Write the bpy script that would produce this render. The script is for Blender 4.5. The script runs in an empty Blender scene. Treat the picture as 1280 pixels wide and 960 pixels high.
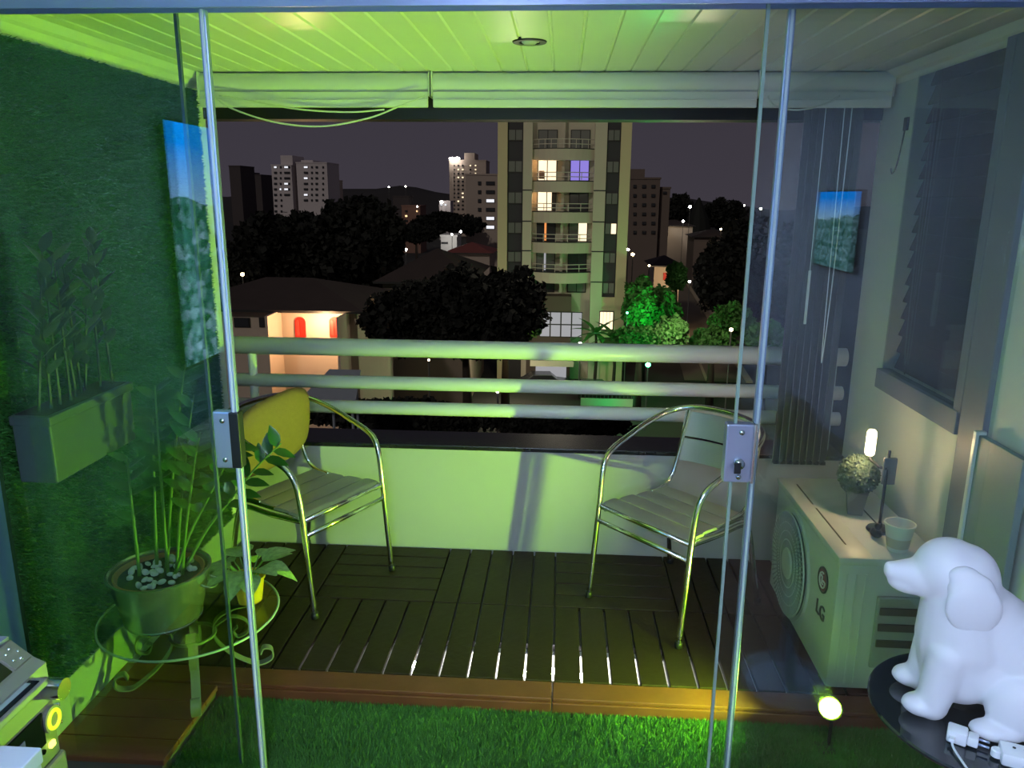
import bpy, bmesh, math, random
import numpy as np
from mathutils import Vector, Matrix
random.seed(7)
RNG = np.random.default_rng(11)
S = bpy.context.scene
COL = S.collection
PI = math.pi
R = math.radians

# ------------------------------------------------------------------ camera
F_PX = 963.0
YAW, PITCH, ROLL = R(3.6), R(13.7), 0.008
CAM = Vector((0.0, 0.0, 1.7))
_f = Vector((-math.sin(YAW)*math.cos(PITCH), math.cos(YAW)*math.cos(PITCH), -math.sin(PITCH)))
_r0 = Vector((math.cos(YAW), math.sin(YAW), 0.0))
_u0 = _r0.cross(_f)
_r = _r0*math.cos(ROLL) + _u0*math.sin(ROLL)
_u = _u0*math.cos(ROLL) - _r0*math.sin(ROLL)
cam_data = bpy.data.cameras.new('camera')
cam_data.sensor_fit = 'HORIZONTAL'
cam_data.sensor_width = 36.0
cam_data.lens = 36.0*F_PX/1280.0
cam_data.clip_start = 0.05
cam_data.clip_end = 3000
cam = bpy.data.objects.new('camera', cam_data)
COL.objects.link(cam)
M = Matrix((( _r.x, _u.x, -_f.x, CAM.x), (_r.y, _u.y, -_f.y, CAM.y), (_r.z, _u.z, -_f.z, CAM.z), (0, 0, 0, 1)))
cam.matrix_world = M
S.camera = cam

def ray(px, py):
    return _f + _r*((px-640.0)/F_PX) + _u*((480.0-py)/F_PX)
def at(px, py, Y):                       # the point of the town seen at that bearing, at distance Y
    d = ray(px, py)
    return CAM + d*(Y/d.y)

# ------------------------------------------------------------------ world, lights, exposure
S.view_settings.view_transform = 'Standard'
S.view_settings.look = 'None'
S.view_settings.exposure = 0.0
S.view_settings.gamma = 1.0
S.view_settings.use_curve_mapping = False

w = bpy.data.worlds.new('night_sky')
S.world = w
w.use_nodes = True
nt = w.node_tree
nt.nodes.clear()
wo = nt.nodes.new('ShaderNodeOutputWorld')
wb = nt.nodes.new('ShaderNodeBackground')
tc = nt.nodes.new('ShaderNodeTexCoord')
sx = nt.nodes.new('ShaderNodeSeparateXYZ')
cr = nt.nodes.new('ShaderNodeValToRGB')
cr.color_ramp.elements[0].position = 0.0
cr.color_ramp.elements[0].color = (0.046, 0.040, 0.052, 1)
cr.color_ramp.elements[1].position = 0.45
cr.color_ramp.elements[1].color = (0.030, 0.027, 0.038, 1)
nt.links.new(tc.outputs['Generated'], sx.inputs[0])
nt.links.new(sx.outputs['Z'], cr.inputs[0])
nt.links.new(cr.outputs[0], wb.inputs[0])
nt.links.new(wb.outputs[0], wo.inputs[0])
wb.inputs[1].default_value = 1.0

def light(name, kind, loc, energy, color, **kw):
    ld = bpy.data.lights.new(name, kind)
    ld.energy = energy
    ld.color = color
    for k, v in kw.items():
        setattr(ld, k, v)
    o = bpy.data.objects.new(name, ld)
    o.location = loc
    COL.objects.link(o)
    return o
def aim(o, target):
    o.rotation_euler = (Vector(target)-o.location).to_track_quat('-Z', 'Y').to_euler()

facade_fill = light('facade_fill', 'SUN', (0, -20, 40), 0.42, (1.0, 0.92, 0.80), angle=R(3))  # unseen directional light added to brighten the town facades
facade_fill.rotation_euler = Vector((0.30, 0.80, -0.52)).to_track_quat('-Z', 'Y').to_euler()
room_lamp_light = light('room_lamp_light', 'AREA', (-0.25, 0.30, 2.36), 16.0, (0.60, 0.72, 1.0), shape='DISK', size=0.42)
aim(room_lamp_light, (-0.25, 0.30, 0))
room_lamp_light2 = light('room_lamp_light_back', 'AREA', (0.15, -1.7, 2.36), 75.0, (0.60, 0.72, 1.0), shape='DISK', size=0.42)
aim(room_lamp_light2, (0.15, -1.7, 0))
floor_fill_light = light('floor_fill_light', 'POINT', (-0.35, -0.75, 1.42), 84.0, (0.60, 0.72, 1.0), shadow_soft_size=0.11)  # unseen fill added to whiten the balcony ceiling and parapet
GREEN = (0.47, 1.0, 0.03)
LAMP = Vector((0.902, 2.240, 0.095))
spot = light('flood_lamp_beam', 'SPOT', LAMP+Vector((-0.030, 0.004, 0.030)), 325.0, GREEN, spot_size=R(124), spot_blend=1.0, shadow_soft_size=0.02)
aim(spot, (-1.43, 2.72, 1.02))
glow = light('flood_lamp_spill', 'POINT', LAMP+Vector((-0.020, -0.065, 0.040)), 0.8, GREEN, shadow_soft_size=0.03)

# ------------------------------------------------------------------ materials
def newmat(name):
    m = bpy.data.materials.new(name)
    m.use_nodes = True
    n = m.node_tree
    return m, n, n.nodes['Principled BSDF']
def mat(name, color, rough=0.5, metal=0.0, var=0.0, scale=8.0, bump=0.0, bscale=60.0, stretch=None, spec=None, emit=None, estr=0.0, trans=0.0):
    m, n, b = newmat(name)
    b.inputs['Base Color'].default_value = (*color, 1)
    b.inputs['Roughness'].default_value = rough
    b.inputs['Metallic'].default_value = metal
    if spec is not None:
        b.inputs['Specular IOR Level'].default_value = spec
    if emit:
        b.inputs['Emission Color'].default_value = (*emit, 1)
        b.inputs['Emission Strength'].default_value = estr
    if trans:
        b.inputs['Transmission Weight'].default_value = trans
    if var or bump:
        t = n.nodes.new('ShaderNodeTexCoord')
        mp = n.nodes.new('ShaderNodeMapping')
        n.links.new(t.outputs['Object'], mp.inputs[0])
        if stretch:
            mp.inputs['Scale'].default_value = stretch
    if var:
        nz = n.nodes.new('ShaderNodeTexNoise')
        nz.inputs['Scale'].default_value = scale
        nz.inputs['Detail'].default_value = 5
        n.links.new(mp.outputs[0], nz.inputs['Vector'])
        mx = n.nodes.new('ShaderNodeMix')
        mx.data_type = 'RGBA'
        lo = tuple(max(0, c*(1-var)) for c in color)
        hi = tuple(min(1, c*(1+var)) for c in color)
        mx.inputs[6].default_value = (*lo, 1)
        mx.inputs[7].default_value = (*hi, 1)
        n.links.new(nz.outputs['Fac'], mx.inputs[0])
        n.links.new(mx.outputs[2], b.inputs['Base Color'])
    if bump:
        nb = n.nodes.new('ShaderNodeTexNoise')
        nb.inputs['Scale'].default_value = bscale
        nb.inputs['Detail'].default_value = 4
        n.links.new(mp.outputs[0], nb.inputs['Vector'])
        bp = n.nodes.new('ShaderNodeBump')
        bp.inputs['Strength'].default_value = bump
        bp.inputs['Distance'].default_value = 0.01
        n.links.new(nb.outputs['Fac'], bp.inputs['Height'])
        n.links.new(bp.outputs[0], b.inputs['Normal'])
    return m
def glass(name, tint=(1, 1, 1), base=0.05, rough=0.0):
    m = bpy.data.materials.new(name)
    m.use_nodes = True
    n = m.node_tree
    n.nodes.clear()
    o = n.nodes.new('ShaderNodeOutputMaterial')
    mix = n.nodes.new('ShaderNodeMixShader')
    tr = n.nodes.new('ShaderNodeBsdfTransparent')
    tr.inputs[0].default_value = (*tint, 1)
    gl = n.nodes.new('ShaderNodeBsdfGlossy')
    gl.inputs['Roughness'].default_value = rough
    lw = n.nodes.new('ShaderNodeLayerWeight')
    lw.inputs['Blend'].default_value = 0.5
    p = n.nodes.new('ShaderNodeMath'); p.operation = 'POWER'; p.inputs[1].default_value = 5.0
    ma = n.nodes.new('ShaderNodeMath'); ma.operation = 'MULTIPLY_ADD'
    ma.inputs[1].default_value = 1.0-base
    ma.inputs[2].default_value = base
    n.links.new(lw.outputs['Facing'], p.inputs[0])
    n.links.new(p.outputs[0], ma.inputs[0])
    n.links.new(ma.outputs[0], mix.inputs[0])
    n.links.new(tr.outputs[0], mix.inputs[1])
    n.links.new(gl.outputs[0], mix.inputs[2])
    n.links.new(mix.outputs[0], o.inputs[0])
    return m
def emis(name, color, strength):
    return mat(name, (0.02, 0.02, 0.02), 0.5, emit=color, estr=strength)

MT = dict(
    white_wall=mat('white_wall', (0.74, 0.76, 0.76), 0.75, var=0.04, scale=3, bump=0.05, bscale=90),
    cream_wall=mat('cream_wall', (0.70, 0.72, 0.68), 0.6, var=0.05, scale=2, bump=0.04, bscale=120),
    pvc=mat('pvc_board', (0.78, 0.79, 0.76), 0.28, var=0.03, scale=4),
    pvc_edge=mat('pvc_edge', (0.62, 0.63, 0.60), 0.35),
    rail=mat('rail_paint', (0.80, 0.82, 0.79), 0.3, var=0.04, scale=5),
    granite=mat('dark_granite', (0.012, 0.012, 0.014), 0.25, var=0.5, scale=60),
    black_metal=mat('black_metal', (0.012, 0.012, 0.014), 0.45),
    alu=mat('aluminium_frame', (0.36, 0.44, 0.68), 0.32, 0.6, var=0.05, scale=12),
    alu_poly=mat('polished_aluminium', (0.83, 0.84, 0.82), 0.16, 1.0),
    alu_slat=mat('brushed_aluminium_slat', (0.50, 0.50, 0.46), 0.42, 0.55, var=0.08, scale=30, stretch=(1, 12, 12)),
    chrome=mat('chrome', (0.48, 0.54, 0.72), 0.30, 0.7),
    steel=mat('galvanised_steel', (0.52, 0.56, 0.56), 0.26, 0.88, var=0.10, scale=18),
    deck=mat('dark_deck_wood', (0.030, 0.018, 0.010), 0.5, spec=0.25, var=0.35, scale=9, bump=0.25, bscale=30),
    kerb=mat('red_brown_wood', (0.17, 0.052, 0.026), 0.35, var=0.30, scale=7, bump=0.15, bscale=25),
    deck_base=mat('deck_base_plastic', (0.10, 0.09, 0.085), 0.7),
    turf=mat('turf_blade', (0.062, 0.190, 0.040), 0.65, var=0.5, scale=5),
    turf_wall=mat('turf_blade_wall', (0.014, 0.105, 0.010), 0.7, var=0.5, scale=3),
    turf_back=mat('turf_backing', (0.006, 0.045, 0.005), 0.9),
    floor_wood=mat('room_floor_wood', (0.17, 0.075, 0.045), 0.4, var=0.3, scale=6),
    brown_wood=mat('dark_brown_wood', (0.095, 0.048, 0.034), 0.5, var=0.3, scale=12),
    frame_blue=mat('grey_window_frame', (0.20, 0.20, 0.27), 0.5, var=0.08),
    vblind=mat('taupe_blind_vane', (0.070, 0.062, 0.055), 0.6, var=0.1, scale=20),
    ac=mat('condenser_enamel', (0.56, 0.57, 0.56), 0.4, var=0.03),
    ac_dark=mat('condenser_dark', (0.05, 0.055, 0.055), 0.5),
    ac_grey=mat('condenser_grey', (0.28, 0.30, 0.30), 0.5),
    logo_red=mat('logo_maroon', (0.22, 0.02, 0.06), 0.4),
    logo_grey=mat('logo_letters', (0.06, 0.06, 0.07), 0.5),
    logo_pale=mat('logo_pale', (0.75, 0.72, 0.74), 0.5),
    terracotta=mat('terracotta', (0.30, 0.11, 0.06), 0.8, var=0.2, scale=20),
    soil=mat('soil', (0.02, 0.015, 0.012), 0.95, var=0.4, scale=50, bump=0.6, bscale=80),
    pebble=mat('white_pebble', (0.55, 0.56, 0.58), 0.6, var=0.25, scale=30),
    leaf=mat('glossy_leaf', (0.022, 0.10, 0.012), 0.3, var=0.4, scale=10),
    leaf_pale=mat('variegated_leaf', (0.24, 0.36, 0.15), 0.45, var=0.8, scale=60),
    leaf_dark=mat('dark_leaf', (0.008, 0.022, 0.020), 0.6, var=0.3, scale=10),
    stem=mat('green_stem', (0.08, 0.18, 0.03), 0.5, var=0.3, scale=20),
    boxwood=mat('boxwood_leaf', (0.10, 0.15, 0.10), 0.7, var=0.5, scale=60),
    yellow_pot=mat('yellow_pot', (0.55, 0.36, 0.02), 0.45),
    grey_pot=mat('grey_pot', (0.17, 0.18, 0.18), 0.6, var=0.15, scale=20),
    planter=mat('ghost_planter', (0.045, 0.065, 0.070), 0.6, var=0.06),
    olive=mat('olive_fabric', (0.26, 0.15, 0.07), 0.85, var=0.12, scale=60, bump=0.2, bscale=200),
    iron=mat('painted_iron', (0.24, 0.26, 0.23), 0.45, 0.3),
    cup=mat('translucent_cup', (0.62, 0.63, 0.58), 0.4),
    lamp_metal=mat('lamp_dark_metal', (0.03, 0.03, 0.035), 0.35, 0.6),
    lamp_shade=mat('lamp_shade_grey', (0.14, 0.14, 0.16), 0.6),
    bulb_warm=emis('warm_bulb', (1.0, 0.72, 0.40), 14.0),
    dog=mat('white_dog_plastic', (0.66, 0.66, 0.70), 0.42, emit=(0.80, 0.84, 1.0), estr=0.05),
    smoked=mat('smoked_glass', (0.018, 0.022, 0.024), 0.03, spec=0.75),
    white_plastic=mat('white_plastic', (0.80, 0.81, 0.84), 0.3),
    pale_box=mat('pale_box', (0.50, 0.56, 0.66), 0.5),
    hifi=mat('hifi_silver', (0.23, 0.23, 0.20), 0.35, 0.5, var=0.06),
    hifi_top=mat('hifi_top', (0.17, 0.18, 0.24), 0.4, 0.2),
    hifi_black=mat('hifi_black', (0.006, 0.006, 0.008), 0.12),
    console=mat('console_white', (0.55, 0.56, 0.56), 0.5),
    led_white=emis('led_white', (1.0, 0.93, 0.85), 3.0),
    led_hot=emis('led_hot', (1.0, 1.0, 1.0), 160.0),
    lens_green=emis('green_lens', (0.55, 1.0, 0.04), 60.0),
    door_glass=glass('door_glass', (0.95, 0.985, 0.97), 0.052),
    table_glass=glass('table_glass', (0.80, 0.90, 0.84), 0.06),
    window_glass=glass('window_glass', (0.94, 0.96, 0.96), 0.03),
)

# ------------------------------------------------------------------ mesh helpers
class MB:
    def __init__(self):
        self.v = []; self.f = []
    def add(self, vs, fs):
        o = len(self.v)
        self.v += [tuple(v) for v in vs]
        self.f += [tuple(i+o for i in f) for f in fs]
        return self
    def box(self, x0, x1, y0, y1, z0, z1, bev=0.0):
        if bev <= 0:
            vs = [(x, y, z) for x in (x0, x1) for y in (y0, y1) for z in (z0, z1)]
            return self.add(vs, [(0, 1, 3, 2), (4, 6, 7, 5), (0, 4, 5, 1), (2, 3, 7, 6), (0, 2, 6, 4), (1, 5, 7, 3)])
        bm = bmesh.new()
        bmesh.ops.create_cube(bm, size=1.0)
        for q in bm.verts:
            q.co = Vector(((x0+x1)/2+q.co.x*(x1-x0), (y0+y1)/2+q.co.y*(y1-y0), (z0+z1)/2+q.co.z*(z1-z0)))
        bmesh.ops.bevel(bm, geom=list(bm.edges), offset=bev, segments=2, affect='EDGES', profile=0.5)
        bm.verts.index_update()
        self.add([q.co for q in bm.verts], [[q.index for q in f.verts] for f in bm.faces])
        bm.free()
        return self
    def tube(self, pts, r, n=10, closed=False, caps=True):
        P = [Vector(p) for p in pts]
        rs = r if isinstance(r, (list, tuple)) else [r]*len(P)
        T = []
        for i in range(len(P)):
            if closed:
                t = P[(i+1) % len(P)]-P[i-1]
            else:
                t = P[min(i+1, len(P)-1)]-P[max(i-1, 0)]
            T.append(t.normalized() if t.length > 1e-9 else Vector((0, 0, 1)))
        up = Vector((0, 0, 1)) if abs(T[0].z) < 0.9 else Vector((1, 0, 0))
        nrm = (up - T[0]*up.dot(T[0])).normalized()
        vs = []
        for i, p in enumerate(P):
            if i:
                nrm = nrm - T[i]*nrm.dot(T[i])
                nrm = nrm.normalized() if nrm.length > 1e-6 else T[i].orthogonal().normalized()
            b = T[i].cross(nrm)
            for k in range(n):
                a = 2*PI*k/n
                vs.append(p + (nrm*math.cos(a)+b*math.sin(a))*rs[i])
        fs = []
        m = len(P)
        for i in range(m if closed else m-1):
            j = (i+1) % m
            for k in range(n):
                l = (k+1) % n
                fs.append((i*n+k, i*n+l, j*n+l, j*n+k))
        if caps and not closed:
            fs.append(tuple(reversed(range(n))))
            fs.append(tuple((m-1)*n+k for k in range(n)))
        return self.add(vs, fs)
    def lathe(self, prof, c=(0, 0, 0), n=32, sx=1.0, sy=1.0):
        vs = []
        for (rr, z) in prof:
            for k in range(n):
                a = 2*PI*k/n
                vs.append((c[0]+rr*math.cos(a)*sx, c[1]+rr*math.sin(a)*sy, c[2]+z))
        fs = []
        for i in range(len(prof)-1):
            for k in range(n):
                l = (k+1) % n
                fs.append((i*n+k, i*n+l, (i+1)*n+l, (i+1)*n+k))
        fs.append(tuple(reversed(range(n))))
        fs.append(tuple((len(prof)-1)*n+k for k in range(n)))
        return self.add(vs, fs)
    def prism(self, poly, axis, a0, a1):
        n = len(poly)
        def P(u, v, a):
            return {'x': (a, u, v), 'y': (u, a, v), 'z': (u, v, a)}[axis]
        vs = [P(u, v, a0) for u, v in poly]+[P(u, v, a1) for u, v in poly]
        fs = [tuple(reversed(range(n))), tuple(range(n, 2*n))]
        for i in range(n):
            j = (i+1) % n
            fs.append((i, j, n+j, n+i))
        return self.add(vs, fs)
    def ellipsoid(self, c, r, n=16, m=10):
        prof = []
        vs = []; fs = []
        for i in range(1, m):
            t = PI*i/m
            for k in range(n):
                a = 2*PI*k/n
                vs.append((c[0]+r[0]*math.sin(t)*math.cos(a), c[1]+r[1]*math.sin(t)*math.sin(a), c[2]-r[2]*math.cos(t)))
        for i in range(m-2):
            for k in range(n):
                l = (k+1) % n
                fs.append((i*n+k, i*n+l, (i+1)*n+l, (i+1)*n+k))
        b = len(vs); vs += [(c[0], c[1], c[2]-r[2]), (c[0], c[1], c[2]+r[2])]
        for k in range(n):
            l = (k+1) % n
            fs.append((b, l, k)); fs.append((b+1, (m-2)*n+k, (m-2)*n+l))
        return self.add(vs, fs)
    def mesh(self, name, material, smooth=False):
        me = bpy.data.meshes.new(name)
        me.from_pydata(self.v, [], self.f)
        bm = bmesh.new(); bm.from_mesh(me)
        bmesh.ops.recalc_face_normals(bm, faces=bm.faces)
        bm.to_mesh(me); bm.free()
        if smooth:
            for p in me.polygons:
                p.use_smooth = True
        me.materials.append(material)
        return me
    def build(self, name, material, parent=None, smooth=False, loc=None, rot=None):
        return link(name, self.mesh(name, material, smooth), parent, loc, rot)
def link(name, me, parent=None, loc=None, rot=None):
    o = bpy.data.objects.new(name, me)
    COL.objects.link(o)
    if parent is not None:
        o.parent = parent
    if loc is not None:
        o.location = loc
    if rot is not None:
        o.rotation_euler = rot
    return o
def autosmooth(o, ang=40):
    me = o.data
    for p in me.polygons:
        p.use_smooth = True
    me.set_sharp_from_angle(angle=R(ang))
    return o
def tag(o, label, cat, group=None, kind=None):
    o['label'] = label; o['category'] = cat
    if group: o['group'] = group
    if kind: o['kind'] = kind
    return o
def thing(name, label, cat, loc=(0, 0, 0), rotz=0.0, group=None):
    o = bpy.data.objects.new(name, None)
    o.empty_display_size = 0.1
    COL.objects.link(o)
    o.location = loc
    o.rotation_euler = (0, 0, rotz)
    return tag(o, label, cat, group)
def struct(o, label=None):
    o['kind'] = 'structure'
    if label: o['label'] = label
    return o
def sempty(name):
    o = bpy.data.objects.new(name, None)
    COL.objects.link(o)
    o['kind'] = 'structure'
    return o
def bez(pts, n=8):                        # Catmull-Rom through points
    P = [Vector(p) for p in pts]
    P = [P[0]*2-P[1]]+P+[P[-1]*2-P[-2]]
    out = []
    for i in range(1, len(P)-2):
        for k in range(n):
            t = k/n
            a, b, c, d = P[i-1], P[i], P[i+1], P[i+2]
            out.append(0.5*((2*b)+(c-a)*t+(2*a-5*b+4*c-d)*t*t+(3*b-a-3*c+d)*t**3))
    out.append(P[-2])
    return out
def quads_mesh(name, V, nq, material, tri=False):
    k = 3 if tri else 4
    me = bpy.data.meshes.new(name)
    me.vertices.add(len(V)); me.vertices.foreach_set('co', np.asarray(V, dtype=np.float32).ravel())
    me.loops.add(nq*k); me.loops.foreach_set('vertex_index', np.arange(nq*k, dtype=np.int32))
    me.polygons.add(nq)
    me.polygons.foreach_set('loop_start', np.arange(0, nq*k, k, dtype=np.int32))
    me.update(calc_edges=True)
    me.materials.append(material)
    return me
def leaf_mesh(name, L, W, material, bend=0.15, fold=0.12, seg=4):
    vs = []; fs = []
    for i in range(seg+1):
        t = i/seg
        ww = W*0.5*math.sin(PI*min(1, max(0.02, t**0.8)))**0.8 if 0 < i < seg else W*0.04
        z = -bend*L*t*t
        vs += [(-ww, L*t, z+fold*ww*2), (0, L*t, z), (ww, L*t, z+fold*ww*2)]
    for i in range(seg):
        a = i*3
        fs += [(a, a+1, a+4, a+3), (a+1, a+2, a+5, a+4)]
    return MB().add(vs, fs).mesh(name, material, True)

# ================================================================== THE SETTING
XL, XR = -1.60, 1.33          # balcony side walls
YD = 2.0                      # glass door line
YP = 3.50                     # parapet
ZC = 2.20                     # balcony ceiling
RXL, RXR, RYB, RZC = -1.60, 1.60, -3.2, 2.45   # living room

struct(MB().box(RXL-0.1, RXR+0.1, RYB, 1.90, -0.12, -0.055).build('floor', MT['floor_wood']), 'red-brown wooden living room floor')
struct(MB().box(RXL-0.1, RXR+0.1, RYB, 1.95, RZC, RZC+0.1).build('ceiling', MT['white_wall']), 'white living room ceiling')
struct(MB().box(RXL-0.12, RXL, RYB, 2.049, -0.055, RZC).build('wall_left', mat('haze_teal', (0.07, 0.16, 0.23), 0.6, var=0.05, scale=2)), 'dark teal living room wall behind the television')  # teal tone chosen to give the glass its bluish haze
struct(MB().box(RXR, RXR+0.12, RYB, 1.95, -0.055, RZC).build('wall_right', mat('grey_blue_paint', (0.27, 0.30, 0.36), 0.6, var=0.05, scale=2)), 'grey-blue living room wall on the right')
struct(MB().box(RXL-0.1, RXR+0.1, RYB-0.12, RYB, -0.12, RZC).build('wall_back', MT['white_wall']), 'white living room back wall')
struct(MB().box(RXL-0.12, RXR+0.12, 1.95, 2.05, 2.19, 2.8).build('trim_lintel', MT['white_wall']), 'lintel above the glass doors')
struct(MB().box(XR-0.02, RXR+0.12, 1.95, 2.05, -0.06, 2.19).build('wall_pier', MT['white_wall']), 'white pier beside the glass doors')

# door track
tr_ = sempty('trim_1'); tr_['label'] = 'pale aluminium door track under the lintel'
MB().box(XL, XR, 1.93, 2.06, 2.148, 2.19).build('channel', MT['alu'], tr_)
MB().box(XL, XR, 1.925, 1.932, 2.128, 2.19).build('lip', MT['alu'], tr_)
MB().box(XL, XR, 1.99, 1.996, 2.130, 2.15).build('lip', MT['alu'], tr_)

# balcony shell
slab = struct(MB().box(XL-0.1, XR+0.1, 1.90, 3.72, -0.14, -0.066).build('floor_slab', mat('concrete', (0.30, 0.29, 0.27), 0.8)), 'balcony slab under the deck')
wl = struct(MB().box(XL-0.12, XL, 2.05, 3.52, -0.07, 2.35).build('wall_balcony_left', MT['cream_wall']), 'balcony wall under the green turf cladding')
WZ0, WZ1, WY0, WY1 = 1.02, 2.19, 2.53, 3.19
wr = sempty('wall_balcony_right'); wr['label'] = 'pale balcony wall with the slatted window'
for nm, a in (('wall_segment', (2.05, WY0, -0.07, 2.35)), ('wall_segment', (WY1, 3.52, -0.07, 2.35)), ('wall_segment', (WY0, WY1, -0.07, WZ0)), ('wall_segment', (WY0, WY1, WZ1, 2.35))):
    MB().box(XR, XR+0.14, *a).build(nm, MT['cream_wall'], wr)
MB().box(XR+0.14, XR+0.16, WY0-0.1, WY1+0.1, WZ0-0.1, WZ1+0.1).build('backing', MT['brown_wood'], wr)
struct(MB().box(XL, XR, YP, YP+0.14, -0.07, 0.515).build('wall_parapet', mat('parapet_paint', (0.43, 0.43, 0.42), 0.6, var=0.05, scale=2, bump=0.04, bscale=120)), 'low white parapet wall under the railing')
struct(MB().box(XL, XR, YP-0.012, YP+0.22, 0.515, 0.537, 0.004).build('trim_sill', MT['granite']), 'black granite sill on the parapet')
struct(MB().box(XL-0.1, XR+0.1, 3.50, 3.62, 2.022, 2.36).build('trim_beam', MT['black_metal']), 'dark beam over the balcony opening')

cl = sempty('ceiling_balcony'); cl['label'] = 'white boarded balcony ceiling'
MB().box(XL-0.1, XR+0.1, 2.05, 3.62, 2.22, 2.36).build('ceiling_slab', MT['cream_wall'], cl)
bw = 0.1035
nb_ = int((XR-XL)/bw)+1
bm_board = MB().prism([(0.003, 2.2), (bw-0.010, 2.2), (bw-0.006, 2.206), (bw, 2.206), (bw, 2.219), (0, 2.219), (0, 2.206)], 'y', 2.052, 3.49).mesh('board', MT['pvc'])
for k in range(nb_):
    x = XL+k*bw
    if x+bw > XR+0.001: x = XR-bw
    link('board', bm_board, cl, (x, 0, 0))
struct(MB().prism([(XL, 2.199), (XL+0.045, 2.199), (XL+0.03, 2.175), (XL+0.012, 2.168), (XL, 2.150)], 'y', 2.07, 3.45).build('trim_cornice', MT['pvc']), 'pale cornice along the left wall')
struct(MB().prism([(XR, 2.199), (XR-0.05, 2.199), (XR-0.03, 2.175), (XR-0.012, 2.168), (XR, 2.150)], 'y', 2.06, 3.45).build('trim_cornice_right', MT['pvc']), 'pale cornice along the right wall')
# rest of the apartment block that holds the flat
struct(MB().box(-9, 9, -4, 3.62, 2.82, 16).build('wall_upper', MT['cream_wall']), 'storeys of the apartment block above the balcony')
struct(MB().box(-9, 9, -4, 3.62, -15, -0.15).build('wall_lower', MT['cream_wall']), 'storeys of the apartment block below the balcony')
struct(MB().box(-9, XL-0.13, 2.06, 3.62, -0.15, 2.82).build('wall_beside_left', MT['cream_wall']))
struct(MB().box(XR+0.17, 9, 2.06, 3.62, -0.15, 2.82).build('wall_beside_right', MT['cream_wall']))

# deck
dk = sempty('floor_deck'); dk['label'] = 'dark wooden balcony deck of slatted tiles'
TS = 0.52
gapw = 0.0085
sw = TS/5
slat_y = MB().box(-(sw-gapw)/2, (sw-gapw)/2, 0.003, TS-0.003, -0.020, 0.0, 0.0025).mesh('slat', MT['deck'])
slat_x = MB().box(0.003, TS-0.003, -(sw-gapw)/2, (sw-gapw)/2, -0.020, 0.0, 0.0025).mesh('slat', MT['deck'])
Y0 = 2.455
for row in range(2):
    for c_ in range(-4, 3):
        x0 = c_*TS+0.002
        if x0 < XL-0.4 or x0 >= XR: continue
        t = bpy.data.objects.new('deck_tile', None); COL.objects.link(t); t.parent = dk
        y0 = Y0+row*TS
        ups = row == 0 or (c_ % 2 == 1)
        t.location = (x0, y0, 0)
        for k in range(5):
            xc = (k+0.5)*sw
            if ups:
                if x0+xc-0.05 < XL or x0+xc+0.05 > XR: continue
                link('slat', slat_y, t, (xc, 0, 0))
            else:
                if x0 < XL-0.01: continue
                link('slat', slat_x, t, (0, xc, 0))
MB().box(XL, XR, 2.725, 3.495, -0.064, -0.024).build('deck_base', MT['deck_base'], dk)
MB().box(XL, XR, 2.46, 2.724, -0.064, -0.050).build('deck_base', mat('reflector_tray', (0.55, 0.54, 0.52), 0.5), dk)  # pale reflector added under the slits to spread the LED light
kb = sempty('trim_kerb'); kb['label'] = 'red-brown wooden kerb board along the deck front'
for x0, x1 in ((XL, -0.002), (0.002, XR)):
    MB().box(x0, x1, 2.355, 2.450, -0.014, 0.0, 0.003).build('plank', MT['kerb'], kb)
    MB().box(x0, x1, 2.347, 2.364, -0.064, -0.015, 0.002).build('plank', MT['kerb'], kb)
pf = sempty('floor_step'); pf['label'] = 'red-brown board platform in the left corner'
for k in range(4):
    MB().box(XL, -1.19, 1.960+k*0.096, 1.960+k*0.096+0.093, -0.02, 0.0, 0.003).build('plank', MT['kerb'], pf)
MB().box(XL, -1.20, 1.965, 2.344, -0.066, -0.02).build('platform_base', MT['deck_base'], pf)

# turf
def turf(name, n, origin, ux, uy, un, Lx, Ly, h, material, cut=None):
    p = RNG.random((n, 2))
    if cut is not None:
        p = p[cut(p)]
        n = len(p)
    base = np.array(origin)+p[:, :1]*Lx*np.array(ux)+p[:, 1:]*Ly*np.array(uy)
    a = RNG.random(n)*2*PI
    wv = (np.cos(a)[:, None]*np.array(ux)+np.sin(a)[:, None]*np.array(uy))*(0.0016+0.0012*RNG.random((n, 1)))
    b = RNG.random(n)*2*PI
    lean = (np.cos(b)[:, None]*np.array(ux)+np.sin(b)[:, None]*np.array(uy))*h*0.6*RNG.random((n, 1))
    tip = base+lean+np.array(un)*h*(0.6+0.6*RNG.random((n, 1)))
    V = np.stack([base-wv, base+wv, tip], 1).reshape(-1, 3)
    return quads_mesh(name, V, n, material, tri=True)
tf = struct(MB().box(-1.19, XR, 1.90, 2.346, -0.066, -0.060).build('floor_turf', MT['turf_back']), 'strip of green artificial turf in front of the deck')
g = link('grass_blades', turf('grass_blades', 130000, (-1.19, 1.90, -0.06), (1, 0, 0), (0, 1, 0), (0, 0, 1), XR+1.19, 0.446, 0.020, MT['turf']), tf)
g['kind'] = 'stuff'
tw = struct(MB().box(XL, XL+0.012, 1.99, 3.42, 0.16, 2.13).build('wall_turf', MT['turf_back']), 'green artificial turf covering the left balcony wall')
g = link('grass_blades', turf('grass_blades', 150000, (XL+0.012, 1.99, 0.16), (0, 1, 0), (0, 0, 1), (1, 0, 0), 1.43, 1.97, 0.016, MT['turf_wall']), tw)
g['kind'] = 'stuff'
struct(MB().box(XL, XL+0.02, 1.99, 3.49, 0.001, 0.155, 0.003).build('baseboard_left', mat('skirting', (0.30, 0.36, 0.36), 0.5)), 'pale skirting board below the turf wall')

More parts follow.
